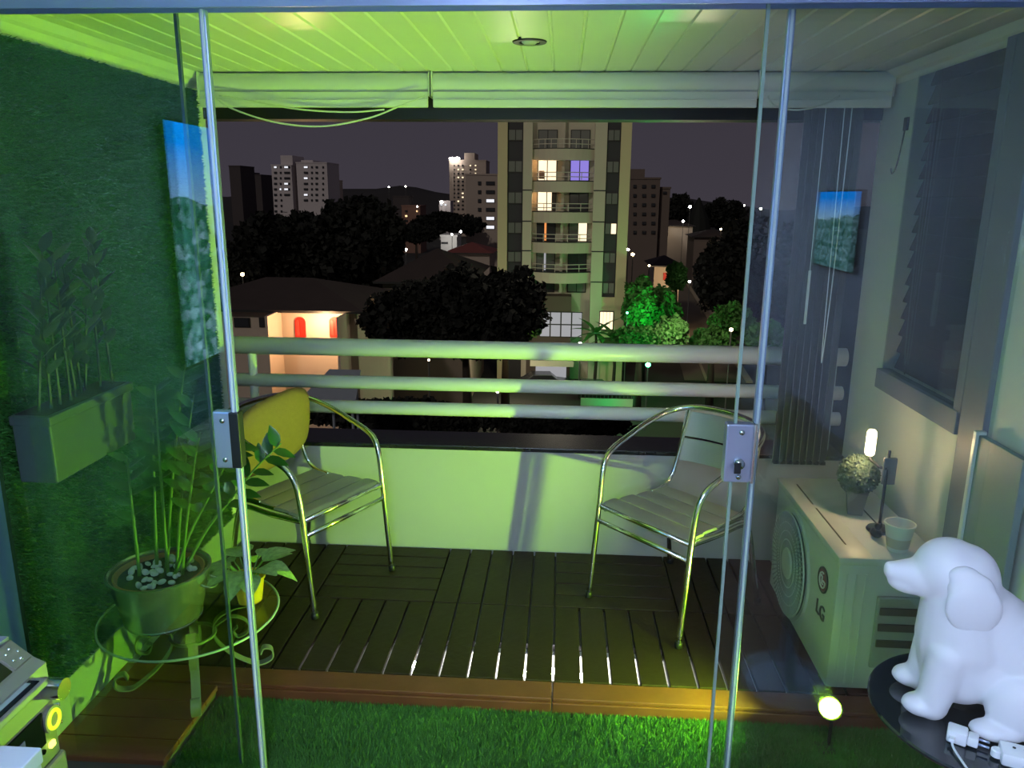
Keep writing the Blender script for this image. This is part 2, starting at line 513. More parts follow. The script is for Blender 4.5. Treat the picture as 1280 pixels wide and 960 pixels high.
# railing
rl = thing('railing', 'white tubular balcony railing of three rails above the parapet', 'railing', (0, 3.60, 0))
for z, rr in ((0.985, 0.043), (0.812, 0.033), (0.686, 0.033)):
    MB().tube([(XL+0.005, 0, z), (0, 0, z), (XR-0.005, 0, z)], rr, 18).build('rail', MT['rail'], rl, True)
for x in (XL+0.10, XR-0.06):
    MB().tube([(x, 0, 0.537), (x, 0, 1.0)], 0.021, 12).build('post', MT['rail'], rl, True)

# glass doors
def door(n, x0, x1, y, label, prof=None):
    d = sempty('door_%d' % n); d['label'] = label
    MB().box(x0, x1, y-0.004, y+0.004, -0.040, 2.145).build('glass_pane', MT['door_glass'], d)
    if prof is not None:
        MB().box(prof-0.009, prof+0.009, y-0.009, y+0.009, -0.044, 2.135, 0.003).build('edge_profile', MT['alu'], d)
        MB().box(prof-0.003, prof+0.003, y-0.0115, y-0.009, -0.044, 2.135).build('seal', mat('seal', (0.75, 0.80, 0.90), 0.35), d)
    return d
d1 = door(1, XL+0.045, -0.973, 2.022, 'fixed glass pane at the left')
MB().box(-0.977, -0.969, 2.016, 2.028, -0.044, 2.14).build('edge_profile', mat('glass_edge', (0.05, 0.09, 0.08), 0.2), d1)
d2 = door(2, -1.48, -0.890, 1.985, 'open sliding glass door at the left with a steel strike plate', -0.886)
d3 = door(3, 0.470, 1.12, 1.985, 'open sliding glass door at the right with a steel lock')
MB().box(0.462, 0.470, 1.980, 1.990, -0.044, 2.14).build('edge_profile', mat('glass_edge_pale', (0.30, 0.42, 0.36), 0.2), d3)
d4 = door(4, 0.530, XR-0.01, 2.022, 'fixed glass pane at the right', 0.530)
# strike plate and lock
st = MB().box(-0.946, -0.893, 1.970, 2.000, 0.958, 1.122, 0.005).build('strike_plate', MT['chrome'], d2)
MB().box(-0.9, -0.872, 1.968, 2.003, 0.960, 1.120, 0.003).build('strike_lip', MT['black_metal'], st)
for z in (0.985, 1.097):
    MB().tube([(-0.917, 1.971, z), (-0.917, 1.965, z)], 0.007, 14).build('bolt', MT['alu_poly'], st, True)
lk = MB().box(0.442, 0.513, 1.968, 2.002, 0.963, 1.124, 0.004).build('lock_case', MT['chrome'], d3)
MB().box(0.513, 0.521, 1.966, 2.004, 0.961, 1.126, 0.002).build('lock_lip', MT['alu_poly'], lk)
for z in (0.980, 1.103):
    MB().tube([(0.481, 1.969, z), (0.481, 1.963, z)], 0.007, 14).build('bolt', MT['alu_poly'], lk, True)
MB().tube([(0.478, 1.969, 1.020), (0.478, 1.948, 1.020)], 0.0135, 18).build('key_cylinder', MT['alu_poly'], lk, True)
MB().box(0.464, 0.482, 1.946, 1.9505, 0.995, 1.026, 0.002).build('thumb_turn', MT['black_metal'], lk)

# slatted window on the right wall
wn = sempty('window_1'); wn['label'] = 'window with grey frame and dark wooden slats on the right wall'
MB().box(XR-0.025, XR+0.03, WY0-0.005, WY1+0.005, WZ0-0.075, WZ0+0.004, 0.003).build('window_sill', MT['frame_blue'], wn)
MB().box(XR-0.02, XR+0.03, WY0-0.015, WY0+0.035, WZ0, WZ1+0.005, 0.003).build('window_frame', MT['frame_blue'], wn)
MB().box(XR-0.004, XR+0.002, WY0+0.035, WY1, WZ0+0.005, WZ1).build('pane', MT['window_glass'], wn)
bl = thing('slatted_blind', 'dark brown wooden slat blind behind the right-hand window glass', 'blind', (XR+0.055, WY0, 0))
slm = MB().box(-0.004, 0.004, 0.036, WY1-WY0-0.006, -0.039, 0.039, 0.002).mesh('slat', MT['brown_wood'])
for k in range(17):
    link('slat', slm, bl, (0, 0, WZ0+0.045+k*0.068), (0, R(18), 0))
for yy in (0.12, 0.52):
    MB().tube([(-0.03, yy, WZ0+0.01), (-0.03, yy, WZ1-0.01)], 0.0018, 6).build('cord', MT['brown_wood'], bl)
tb = sempty('trim_2'); tb['label'] = 'dark blue-grey vertical board beside the slatted window'
MB().box(XR-0.02, XR, 2.372, WY0-0.018, 0.0, 2.19, 0.003).build('board', MT['frame_blue'], tb)

# ================================================================== BALCONY THINGS
# roller blinds under the ceiling
def roller(x0, x1, label, cordkind):
    t = thing('roller_blind', label, 'blind', ((x0+x1)/2, 3.40, 2.0), 0, 'roller blinds under the balcony ceiling')
    a, b = x0-(x0+x1)/2, x1-(x0+x1)/2
    fab = mat('blind_fabric', (0.70, 0.72, 0.68), 0.55, var=0.03)
    prof = [(-0.048+0.0, 0.198)]
    prof = [(0.045*math.cos(q), 0.153+0.046*math.sin(q)) for q in [R(d) for d in range(20, 341, 16)]]
    MB().prism(prof, 'x', a+0.006, b-0.006).build('roll', fab, t)
    o = t.children[0]; autosmooth(o, 35)
    MB().prism([(-0.042, 0.118), (-0.036, 0.118), (-0.030, 0.088), (-0.044, 0.088)], 'x', a+0.008, b-0.008).build('fabric', fab, t)
    MB().box(a+0.008, b-0.008, -0.050, -0.028, 0.056, 0.088, 0.004).build('bottom_bar', MT['pvc'], t)
    for xx in (a, b-0.006):
        MB().box(xx, xx+0.006, -0.047, 0.07, 0.10, 0.198, 0.001).build('bracket', MT['pvc_edge'], t)
    if cordkind:
        for cpts in cordkind:
            MB().tube(bez([(p[0]-(x0+x1)/2, p[1]-3.40, p[2]-2.0) for p in cpts], 8), 0.0035, 8).build('cord', fab, t, True)
    return t
roller(-1.55, -0.563, 'roller blind rolled up at the left with a cord looping below', [
    [(-1.50, 3.335, 2.11), (-1.40, 3.33, 2.05), (-1.22, 3.33, 1.995), (-1.02, 3.33, 1.978), (-0.82, 3.33, 2.01), (-0.68, 3.33, 2.06), (-0.58, 3.335, 2.10)],
    [(-1.45, 3.336, 2.10), (-1.30, 3.334, 2.075), (-1.10, 3.334, 2.045), (-0.90, 3.334, 2.035), (-0.75, 3.334, 2.045)]])
roller(-0.557, 0.780, 'long middle roller blind rolled up above the view of the tower', None)
roller(0.786, 1.31, 'short roller blind rolled up at the right above the vertical vanes', [
    [(0.81, 3.335, 2.10), (0.84, 3.33, 2.06), (0.93, 3.33, 2.045), (1.03, 3.33, 2.065), (1.09, 3.335, 2.10)]])

# vertical vane blind stacked at the right
vb = thing('vertical_blind', 'stack of taupe vertical blind vanes drawn to the right', 'blind', (1.115, 3.455, 0))
MB().box(-0.13, 0.13, -0.02, 0.02, 2.075, 2.1).build('head_rail', MT['black_metal'], vb)
vm = MB().box(-0.0015, 0.0015, -0.042, 0.042, 0.52, 2.075).mesh('vane', MT['vblind'])
for k in range(8):
    link('vane', vm, vb, (-0.105+k*0.030, 0, 0), (0, 0, R(-38)))
    MB().box(-0.105+k*0.030-0.012, -0.105+k*0.030+0.012, -0.01, 0.01, 0.507, 0.521).build('weight', MT['black_metal'], vb)
MB().tube(bez([(0.02, -0.06, 2.07), (0.025, -0.06, 1.6), (0.03, -0.065, 1.06), (0.037, -0.06, 1.05), (0.045, -0.06, 1.4), (0.05, -0.06, 2.07)], 8), 0.0022, 6).build('chain', MT['rail'], vb)
MB().tube([(-0.055, -0.062, 2.07), (-0.055, -0.062, 1.40)], 0.0015, 6).build('cord', MT['rail'], vb)
MB().tube([(-0.055, -0.062, 1.40), (-0.055, -0.062, 1.17)], 0.006, 8).build('cord_weight', MT['rail'], vb)

# recessed downlight
dl = thing('downlight', 'round dark recessed downlight switched off in the boarded ceiling', 'lamp', (-0.124, 2.757, 2.2))
o = MB().lathe([(0.030, 0.010), (0.036, -0.004), (0.056, -0.004), (0.058, 0.0), (0.058, 0.012)], (0, 0, 0), 36).build('trim_ring', MT['lamp_metal'], dl)
autosmooth(o)
MB().lathe([(0.001, -0.010), (0.018, -0.009), (0.027, -0.003), (0.027, 0.008)], (0, 0, 0), 28).build('bulb', mat('bulb_glass', (0.5, 0.52, 0.5), 0.2), dl, True)

# bistro chairs
def chair(name, label, loc, rz):
    t = thing(name, label, 'chair', loc, rz, 'aluminium bistro chairs on the deck')
    m = MT['alu_poly']
    half = [(0.248, 0.245, 0.012), (0.247, 0.222, 0.25), (0.246, 0.205, 0.43), (0.250, 0.188, 0.56), (0.258, 0.158, 0.622), (0.266, 0.105, 0.655), (0.272, 0.0, 0.69), (0.268, -0.12, 0.732), (0.235, -0.225, 0.770), (0.15, -0.285, 0.793), (0.0, -0.305, 0.80)]
    pts = half + [(-x, y, z) for x, y, z in reversed(half[:-1])]
    MB().tube(bez(pts, 6), 0.0125, 12).build('arm_loop', m, t, True)
    for s in (-1, 1):
        rear = [(s*0.225, 0.19, 0.405), (s*0.222, 0.0, 0.395), (s*0.220, -0.15, 0.395), (s*0.222, -0.205, 0.36), (s*0.232, -0.255, 0.15), (s*0.240, -0.285, 0.012)]
        MB().tube(bez(rear, 6), 0.0115, 12).build('leg', m, t, True)
        up = [(s*0.205, -0.08, 0.425), (s*0.205, -0.165, 0.435), (s*0.203, -0.215, 0.475), (s*0.198, -0.245, 0.56), (s*0.19, -0.268, 0.68), (s*0.175, -0.283, 0.79)]
        MB().tube(bez(up, 6), 0.0095, 10).build('back_upright', m, t, True)
        for (yy, xx) in ((0.247, 0.248), (-0.286, 0.240)):
            MB().lathe([(0.012, 0.0), (0.0155, 0.001), (0.0155, 0.026), (0.0125, 0.028)], (s*xx, yy, 0), 14).build('foot_cap', MT['black_metal'], t, True)
    fr = [(s, 0.2, 0.418) for s in (-0.235, 0.235)]
    MB().tube([(-0.244, 0.205, 0.418), (0.244, 0.205, 0.418)], 0.0105, 10).build('seat_rail', m, t, True)
    MB().tube([(-0.215, -0.17, 0.418), (0.215, -0.17, 0.418)], 0.0095, 10).build('seat_rail', m, t, True)
    MB().tube([(-0.246, 0.213, 0.355), (0.246, 0.213, 0.355)], 0.010, 10).build('stretcher', m, t, True)
    for s in (-1, 1):
        MB().tube([(s*0.215, 0.2, 0.42), (s*0.208, -0.17, 0.42)], 0.0095, 10).build('seat_rail', m, t, True)
    # seat slats
    for k in range(4):
        y1 = 0.205-k*0.098; y0 = y1-0.092
        def zz(y): return 0.438-0.10*max(0, y-0.14)-0.02*math.cos((y+0.05)*8)*0.3
        hw = 0.232-0.010*k
        vs = []; fs = []
        n = 5
        for i in range(n+1):
            y = y0+(y1-y0)*i/n
            z = zz(y)
            edge = 0.004 if i in (0, n) else 0
            dz = -0.006 if (k == 0 and i == n) else 0
            vs += [(-hw, y, z-edge+dz), (hw, y, z-edge+dz), (-hw, y, z-0.012), (hw, y, z-0.012)]
        for i in range(n):
            a = i*4
            fs += [(a, a+1, a+5, a+4), (a+2, a+6, a+7, a+3), (a, a+4, a+6, a+2), (a+1, a+3, a+7, a+5)]
        fs += [(0, 2, 3, 1), (n*4, n*4+1, n*4+3, n*4+2)]
        autosmooth(MB().add(vs, fs).build('seat_slat', MT['alu_slat'], t))
    # back slats, curved
    for z0, z1 in ((0.545, 0.645), (0.655, 0.765)):
        vs = []; fs = []
        n = 14
        for i in range(n+1):
            u = -1+2*i/n
            x = u*0.200
            for z in (z0, z1):
                yb = -0.247-0.20*(z-0.56)-0.050*(1-u*u)
                vs += [(x, yb, z), (x, yb+0.006, z)]
        for i in range(n):
            a = i*4; b = a+4
            fs += [(a, b, b+2, a+2), (a+1, a+3, b+3, b+1), (a, a+1, b+1, b), (a+2, b+2, b+3, a+3)]
        fs += [(0, 2, 3, 1), (n*4, n*4+1, n*4+3, n*4+2)]
        autosmooth(MB().add(vs, fs).build('back_slat', MT['alu_slat'], t), 50)
    return t
chair('bistro_chair', 'shiny aluminium bistro armchair on the right, beside the condenser', (0.500, 3.053, 0), R(132.5))
chair('bistro_chair', 'shiny aluminium bistro armchair on the left, holding the olive cushion', (-1.090, 3.137, 0), R(-117))

# olive cushion leaning on the back of the left chair
def cushion_mesh():
    vs = []; fs = []
    n = 28; m = 10
    W_, H_ = 0.225, 0.19
    for s in (1, -1):
        for i in range(m+1):
            rr = i/m
            for k in range(n):
                a = 2*PI*k/n
                ca, sa = math.cos(a), math.sin(a)
                ex = 0.62
                x = W_*rr*math.copysign(abs(ca)**ex, ca)
                z = H_*rr*math.copysign(abs(sa)**ex, sa)
                th = 0.055*(1-rr**2.6)**0.6
                vs.append((x, s*th, z))
    for s in range(2):
        o = s*(m+1)*n
        for i in range(m):
            for k in range(n):
                l = (k+1) % n
                q = (o+i*n+k, o+i*n+l, o+(i+1)*n+l, o+(i+1)*n+k)
                fs.append(q)
    mb = MB().add(vs, fs)
    me = mb.mesh('cushion', MT['olive'], True)
    bm = bmesh.new(); bm.from_mesh(me)
    bmesh.ops.remove_doubles(bm, verts=bm.verts, dist=0.0006)
    bmesh.ops.recalc_face_normals(bm, faces=bm.faces)
    bm.to_mesh(me); bm.free()
    for p in me.polygons: p.use_smooth = True
    return me
cu = link('cushion', cushion_mesh(), None)
fdir = Vector((0.89, -0.455, 0))
cu.location = Vector((-1.090, 3.137, 0.665))-fdir*0.205
cu.rotation_euler = (R(-14), R(8), R(-117))
tag(cu, 'rounded olive fabric cushion propped against the left chair back', 'cushion')

# glass side table with scroll legs
TC = Vector((-1.285, 2.385, 0.0)); TZ = 0.262
pt = thing('side_table', 'low round glass side table with curled iron legs under the plants', 'table', TC)
o = MB().lathe([(0.296, 0), (0.300, 0.003), (0.300, 0.007), (0.296, 0.010)], (0, 0, TZ-0.010), 56).build('table_top', MT['table_glass'], pt)
rm = MB().tube([(0.299*math.cos(2*PI*k/56), 0.299*math.sin(2*PI*k/56), TZ-0.005) for k in range(56)], 0.0042, 8, closed=True).build('top_rim', mat('glass_rim', (0.42, 0.55, 0.45), 0.25), pt, True)
def strip(pts, wid, th, axis):
    P = [Vector(p) for p in pts]
    vs = []; fs = []
    ax = Vector(axis).normalized()
    for i, p in enumerate(P):
        tt = (P[min(i+1, len(P)-1)]-P[max(i-1, 0)]).normalized()
        nn = tt.cross(ax).normalized()
        for a, b in ((-1, -1), (1, -1), (1, 1), (-1, 1)):
            vs.append(p+ax*a*wid/2+nn*b*th/2)
    for i in range(len(P)-1):
        for k in range(4):
            l = (k+1) % 4
            fs.append((i*4+k, i*4+l, i*4+4+l, i*4+4+k))
    fs += [(3, 2, 1, 0), tuple((len(P)-1)*4+k for k in range(4))]
    return MB().add(vs, fs)
for k in range(4):
    a = R(25+90*k)
    d = Vector((math.cos(a), math.sin(a), 0)); sd = Vector((-math.sin(a), math.cos(a), 0))
    prof = [(0.20, 0.250), (0.13, 0.243), (0.075, 0.205), (0.072, 0.14), (0.12, 0.07), (0.19, 0.015), (0.225, 0.004), (0.262, 0.02), (0.262, 0.055), (0.235, 0.066), (0.222, 0.045)]
    pts = bez([tuple(d*r_+Vector((0, 0, z))) for r_, z in prof], 6)
    autosmooth(strip(pts, 0.030, 0.005, sd).build('leg', MT['iron'], pt), 50)
    prof2 = [(0.075, 0.19), (0.13, 0.215), (0.18, 0.19), (0.185, 0.145), (0.15, 0.13), (0.135, 0.155), (0.15, 0.17)]
    pts = bez([tuple(d*r_+Vector((0, 0, z))) for r_, z in prof2], 6)
    autosmooth(strip(pts, 0.022, 0.004, sd).build('scroll', MT['iron'], pt), 50)
MB().tube([(0.075*math.cos(2*PI*k/24), 0.075*math.sin(2*PI*k/24), 0.17) for k in range(24)], 0.006, 8, closed=True).build('ring', MT['iron'], pt, True)

# big plant in galvanised bucket
BP = Vector((-1.355, 2.335, TZ+0.001))
bp_ = thing('potted_plant', 'tall glossy green plant in a galvanised steel bucket with white pebbles', 'plant', BP)
o = MB().lathe([(0.120, 0.0), (0.124, 0.003), (0.162, 0.178), (0.168, 0.180), (0.169, 0.187), (0.162, 0.189), (0.156, 0.184), (0.150, 0.135), (0.001, 0.135)], (0, 0, 0), 48).build('bucket', MT['steel'], bp_)
autosmooth(o, 35)
MB().tube([(0.1255*math.cos(2*PI*k/40), 0.1255*math.sin(2*PI*k/40), 0.010) for k in range(40)], 0.003, 8, closed=True).build('base_band', MT['steel'], bp_, True)
for s in (-1, 1):
    MB().tube(bez([(s*0.160, -0.035, 0.150), (s*0.188, -0.03, 0.140), (s*0.195, 0, 0.130), (s*0.188, 0.03, 0.140), (s*0.160, 0.035, 0.150)], 5), 0.004, 8).build('handle', MT['steel'], bp_, True)
ip = MB().lathe([(0.135, 0.13), (0.147, 0.178), (0.142, 0.180), (0.132, 0.160), (0.001, 0.162)], (0, 0, 0), 40).build('inner_pot', MT['terracotta'], bp_)
autosmooth(ip)
so = MB().lathe([(0.133, 0.150), (0.131, 0.167), (0.001, 0.170)], (0, 0, 0), 32).build('soil', MT['soil'], bp_)
peb = [MB().ellipsoid((0, 0, 0), (1, 0.8, 0.55), 8, 6).mesh('pebble', MT['pebble'], True)]
for k in range(46):
    a = random.random()*2*PI; rr = 0.120*math.sqrt(random.random())
    q = link('pebble', peb[0], so, (rr*math.cos(a), rr*math.sin(a), 0.173+0.004*random.random()), (random.random(), random.random(), random.random()*6))
    q.scale = (0.010+0.006*random.random(),)*3
lf = leaf_mesh('leaf', 0.075, 0.040, MT['leaf'])
def zz_stem(parent, base, tip, nl, r0=0.0065, side=None, ls=1.0):
    b, t = Vector(base), Vector(tip)
    mid = b.lerp(t, 0.5)+Vector((0, 0, 0.06*(t-b).length))
    pts = bez([b, b.lerp(mid, 0.5)+Vector((0, 0, 0.02)), mid, mid.lerp(t, 0.5)+Vector((0, 0, 0.012)), t], 6)
    n = len(pts)
    s_ = MB().tube(pts, [r0*(1-0.65*i/(n-1)) for i in range(n)], 8).build('stem', MT['stem'], parent, True)
    for j in range(nl):
        u = 0.42+0.56*j/max(1, nl-1)
        i = min(n-2, int(u*(n-1)))
        p = pts[i]; tg = (pts[i+1]-pts[i]).normalized()
        sgn = 1 if j % 2 else -1
        sd = tg.cross(Vector((0.3, -0.9, 0.3))).normalized()*sgn
        dr = (sd*0.85+tg*0.55+Vector((random.uniform(-.15, .15), random.uniform(-.15, .15), random.uniform(0, .2)))).normalized()
        q = link('leaf', lf, s_, p)
        up = Vector((random.uniform(-.3, .3), -0.35, 0.8))
        xax = dr.cross(up).normalized(); zax = xax.cross(dr)
        q.rotation_euler = Matrix((xax, dr, zax)).transposed().to_euler()
        q.scale = (ls*(0.85+0.3*random.random()),)*3
    return s_
for b, t, nl in (((-0.06, -0.02, 0.165), (-0.05, -0.03, 0.60), 9), ((0.03, 0.0, 0.165), (0.02, 0.06, 0.82), 12), ((0.05, 0.02, 0.165), (0.17, 0.02, 0.80), 12),
                 ((0.06, -0.02, 0.165), (0.30, 0.05, 0.63), 12), ((0.0, 0.05, 0.165), (0.10, 0.12, 0.88), 12), ((0.07, 0.03, 0.165), (0.40, 0.15, 0.60), 13), ((-0.03, 0.04, 0.165), (-0.02, 0.10, 0.70), 10), ((0.08, 0.0, 0.165), (0.22, -0.06, 0.70), 10)):
    zz_stem(bp_, b, t, nl)

# small plant in a yellow pot
YPt = Vector((-1.105, 2.475, TZ+0.001))
yp = thing('potted_plant', 'small variegated pale-leaved plant in a yellow pot', 'plant', YPt)
o = MB().lathe([(0.042, 0.0), (0.055, 0.088), (0.060, 0.090), (0.060, 0.100), (0.054, 0.100), (0.050, 0.085), (0.001, 0.085)], (0, 0, 0), 28).build('pot', MT['yellow_pot'], yp)
autosmooth(o)
lp = leaf_mesh('leaf', 0.10, 0.085, MT['leaf_pale'], bend=0.55, fold=0.05, seg=5)
for k in range(18):
    a = k*2.4
    el = R(35-random.random()*45)
    dr = Vector((math.cos(a)*math.cos(el), math.sin(a)*math.cos(el), math.sin(el)))
    st_ = Vector((0, 0, 0.088))+dr*0.02
    en = st_+Vector((dr.x*0.045, dr.y*0.045, 0.035+0.02*random.random()))
    s_ = MB().tube([st_, en], 0.0025, 6).build('stem', MT['stem'], yp)
    q = link('leaf', lp, s_, en)
    xax = dr.cross(Vector((0, 0, 1))).normalized(); zax = xax.cross(dr)
    q.rotation_euler = Matrix((xax, dr, zax)).transposed().to_euler()
    q.scale = (0.8+0.4*random.random(),)*3

# solid planter standing in for a faint reflection, its colour kept dark
wp = thing('ghost_wall_planter', 'dark planter of upright foliage standing in for a reflection at the turf wall', 'planter', (XL+0.025, 2.25, 0.87))
MB().box(0.0, 0.115, -0.215, 0.215, 0.0, 0.20, 0.006).build('box', MT['planter'], wp)
MB().box(-0.003, 0.122, -0.222, 0.222, 0.175, 0.205, 0.005).build('rim', MT['planter'], wp)
MB().box(0.008, 0.107, -0.207, 0.207, 0.200, 0.207).build('soil', MT['soil'], wp)
ld_ = leaf_mesh('leaf', 0.085, 0.034, MT['leaf_dark'])
for k in range(9):
    y = -0.18+0.045*k
    hgt = 0.24+0.24*random.random() if k not in (2, 7) else 0.46
    b = Vector((0.055+random.uniform(-.02, .02), y, 0.205))
    t = b+Vector((random.uniform(-.01, .05), random.uniform(-.06, .06), hgt))
    s_ = MB().tube([b, b.lerp(t, 0.5), t], [0.005, 0.004, 0.002], 6).build('stem', MT['leaf_dark'], wp)
    for j in range(10):
        u = 0.3+0.7*j/9
        p = b.lerp(t, u)
        a = random.random()*2*PI
        dr = Vector((math.cos(a)*0.6, math.sin(a)*0.6, 0.75)).normalized()
        q = link('leaf', ld_, s_, p)
        xax = dr.cross(Vector((0.1, 0.2, 1))).normalized(); zax = xax.cross(dr)
        q.rotation_euler = Matrix((xax, dr, zax)).transposed().to_euler()

# air-conditioner condenser
AX, AY0, AY1, AZ = 0.952, 2.435, 3.19, 0.535
ac = thing('condenser', 'white outdoor air-conditioner condenser with round fan grille against right wall', 'air conditioner', (AX, AY0, 0))
W_ = AY1-AY0; D_ = XR-0.04-AX
autosmooth(MB().box(0, D_, 0, W_, 0.035, AZ-0.012, 0.014).build('body', MT['ac'], ac))
lid = autosmooth(MB().box(-0.006, D_+0.006, -0.006, W_+0.006, AZ-0.03, AZ, 0.008).build('lid', MT['ac'], ac))
for a in ((0.05, 0.055, 0.10, 0.42), (0.05, 0.055, 0.46, W_-0.08), (D_-0.11, D_-0.105, 0.10, W_-0.08)):
    MB().box(a[0], a[1], a[2], a[3], AZ-0.0005, AZ+0.0015).build('lid_groove', MT['ac_dark'], lid)
for yy in (0.09, W_-0.13):
    MB().box(0.02, D_-0.02, yy, yy+0.04, 0.0, 0.037).build('foot', MT['ac_dark'], ac)
FC = (0.47, 0.275)
MB().prism([(FC[0]+0.222*math.cos(2*PI*k/56), FC[1]+0.222*math.sin(2*PI*k/56)) for k in range(56)], 'x', -0.010, 0.001).build('fan_shroud', MT['ac'], ac)
gr = MB().prism([(FC[0]+0.205*math.cos(2*PI*k/56), FC[1]+0.205*math.sin(2*PI*k/56)) for k in range(56)], 'x', -0.012, -0.009).build('fan_opening', MT['ac_dark'], ac)
for k in range(64):
    a = 2*PI*k/64
    c_, s_ = math.cos(a), math.sin(a)
    p0 = (-0.018, FC[0]+0.06*c_, FC[1]+0.06*s_); p1 = (-0.024, FC[0]+0.207*c_, FC[1]+0.207*s_)
    MB().tube([p0, p1], 0.0032, 5).build('grille_wire', MT['ac_grey'], gr)
for rr in (0.06, 0.095, 0.13, 0.165, 0.207):
    MB().tube([(-0.020, FC[0]+rr*math.cos(2*PI*k/48), FC[1]+rr*math.sin(2*PI*k/48)) for k in range(48)], 0.0035, 6, closed=True).build('grille_ring', MT['ac'], gr, True)
MB().prism([(FC[0]+0.058*math.cos(2*PI*k/30), FC[1]+0.058*math.sin(2*PI*k/30)) for k in range(30)], 'x', -0.026, -0.012).build('grille_hub', MT['ac'], gr)
# badge and letters on the front
LY, LZ = 0.118, 0.388
bd = MB().prism([(LY+0.044*math.cos(2*PI*k/40), LZ+0.044*math.sin(2*PI*k/40)) for k in range(40)], 'x', -0.004, 0.001).build('badge', MT['logo_red'], ac)
MB().tube([(-0.004, LY+0.044*math.cos(2*PI*k/40), LZ+0.044*math.sin(2*PI*k/40)) for k in range(40)], 0.004, 6, closed=True).build('badge_rim', MT['logo_grey'], bd, True)
arc = [(-0.006, LY-0.028*math.cos(R(d)), LZ+0.028*math.sin(R(d))) for d in range(75, 361, 15)]
MB().tube(arc, 0.0028, 6).build('badge_mark', MT['logo_pale'], bd)
MB().tube([(-0.006, LY-0.028, LZ), (-0.006, LY-0.006, LZ)], 0.0028, 6).build('badge_mark', MT['logo_pale'], bd)
MB().tube([(-0.006, LY+0.003, LZ+0.014), (-0.006, LY+0.003, LZ-0.013), (-0.006, LY-0.009, LZ-0.013)], 0.0028, 6).build('badge_mark', MT['logo_pale'], bd)
MB().tube([(-0.004, LY+0.013, LZ+0.012), (-0.007, LY+0.013, LZ+0.012)], 0.0045, 10).build('badge_mark', MT['logo_pale'], bd)
def text_mesh(txt, size, depth, material, name):
    cu_ = bpy.data.curves.new(name, 'FONT')
    cu_.body = txt; cu_.size = size; cu_.extrude = depth; cu_.align_x = 'CENTER'
    ob = bpy.data.objects.new(name, cu_)
    COL.objects.link(ob)
    dg = bpy.context.evaluated_depsgraph_get()
    me = bpy.data.meshes.new_from_object(ob.evaluated_get(dg))
    bpy.data.objects.remove(ob)
    me.materials.clear(); me.materials.append(material)
    me.name = name
    return me
q = link('lettering', text_mesh('LG', 0.075, 0.002, MT['logo_grey'], 'lettering'), ac, (-0.002, LY-0.002, 0.245))
q.rotation_euler = Matrix(((0, 0, -1), (-1, 0, 0), (0, 1, 0))).to_euler()
# service cover on the near end
sc_ = MB().box(0.135, 0.30, -0.014, 0.002, 0.13, 0.40, 0.006).build('service_cover', MT['ac_grey'], ac)
for k in range(3):
    MB().box(0.145, 0.29, -0.020, -0.012, 0.335-0.06*k, 0.362-0.06*k, 0.002).build('louvre', MT['ac_dark'], sc_)
for xx in (0.03, 0.06, 0.09):
    MB().box(xx, xx+0.006, -0.004, 0.001, 0.06, AZ-0.06).build('rib', MT['ac'], ac)

# things on the condenser
tp = thing('topiary', 'small clipped ball topiary in a grey pot on the condenser', 'plant', (1.135, 2.82, AZ+0.002))
o = MB().lathe([(0.036, 0.0), (0.050, 0.085), (0.053, 0.087), (0.052, 0.095), (0.046, 0.095), (0.044, 0.085), (0.001, 0.085)], (0, 0, 0), 4).build('pot', MT['grey_pot'], tp)
o.rotation_euler = (0, 0, R(30))
MB().tube([(0, 0, 0.08), (0, 0, 0.14)], 0.006, 8).build('stem', MT['stem'], tp)
n = 3600
u = RNG.normal(size=(n, 3)); u /= np.linalg.norm(u, axis=1)[:, None]
c = u*(0.072*(0.84+0.20*RNG.random((n, 1))))+np.array([0, 0, 0.155])
a1 = RNG.normal(size=(n, 3)); a1 /= np.linalg.norm(a1, axis=1)[:, None]
a2 = np.cross(a1, u); a2 /= np.linalg.norm(a2, axis=1)[:, None]
s = 0.0075
V = np.stack([c-a1*s, c+a2*s*0.6, c+a1*s, c-a2*s*0.6], 1).reshape(-1, 3)
fo = link('foliage', quads_mesh('foliage', V, n, MT['boxwood']), tp); fo['kind'] = 'stuff'
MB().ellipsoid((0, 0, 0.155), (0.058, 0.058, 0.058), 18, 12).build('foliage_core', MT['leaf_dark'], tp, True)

cp = thing('cup', 'pale translucent plastic cup near the condenser end', 'cup', (1.165, 2.505, AZ+0.002))
autosmooth(MB().lathe([(0.032, 0.0), (0.033, 0.002), (0.047, 0.092), (0.050, 0.093), (0.050, 0.098), (0.046, 0.098), (0.0445, 0.092), (0.031, 0.005), (0.001, 0.005)], (0, 0, 0), 36).build('wall', MT['cup'], cp))
autosmooth(MB().lathe([(0.0352, 0.014), (0.0405, 0.050), (0.0400, 0.050), (0.0345, 0.014)], (0, 0, 0), 36).build('label_band', mat('cup_band', (0.50, 0.44, 0.33), 0.6), cp))

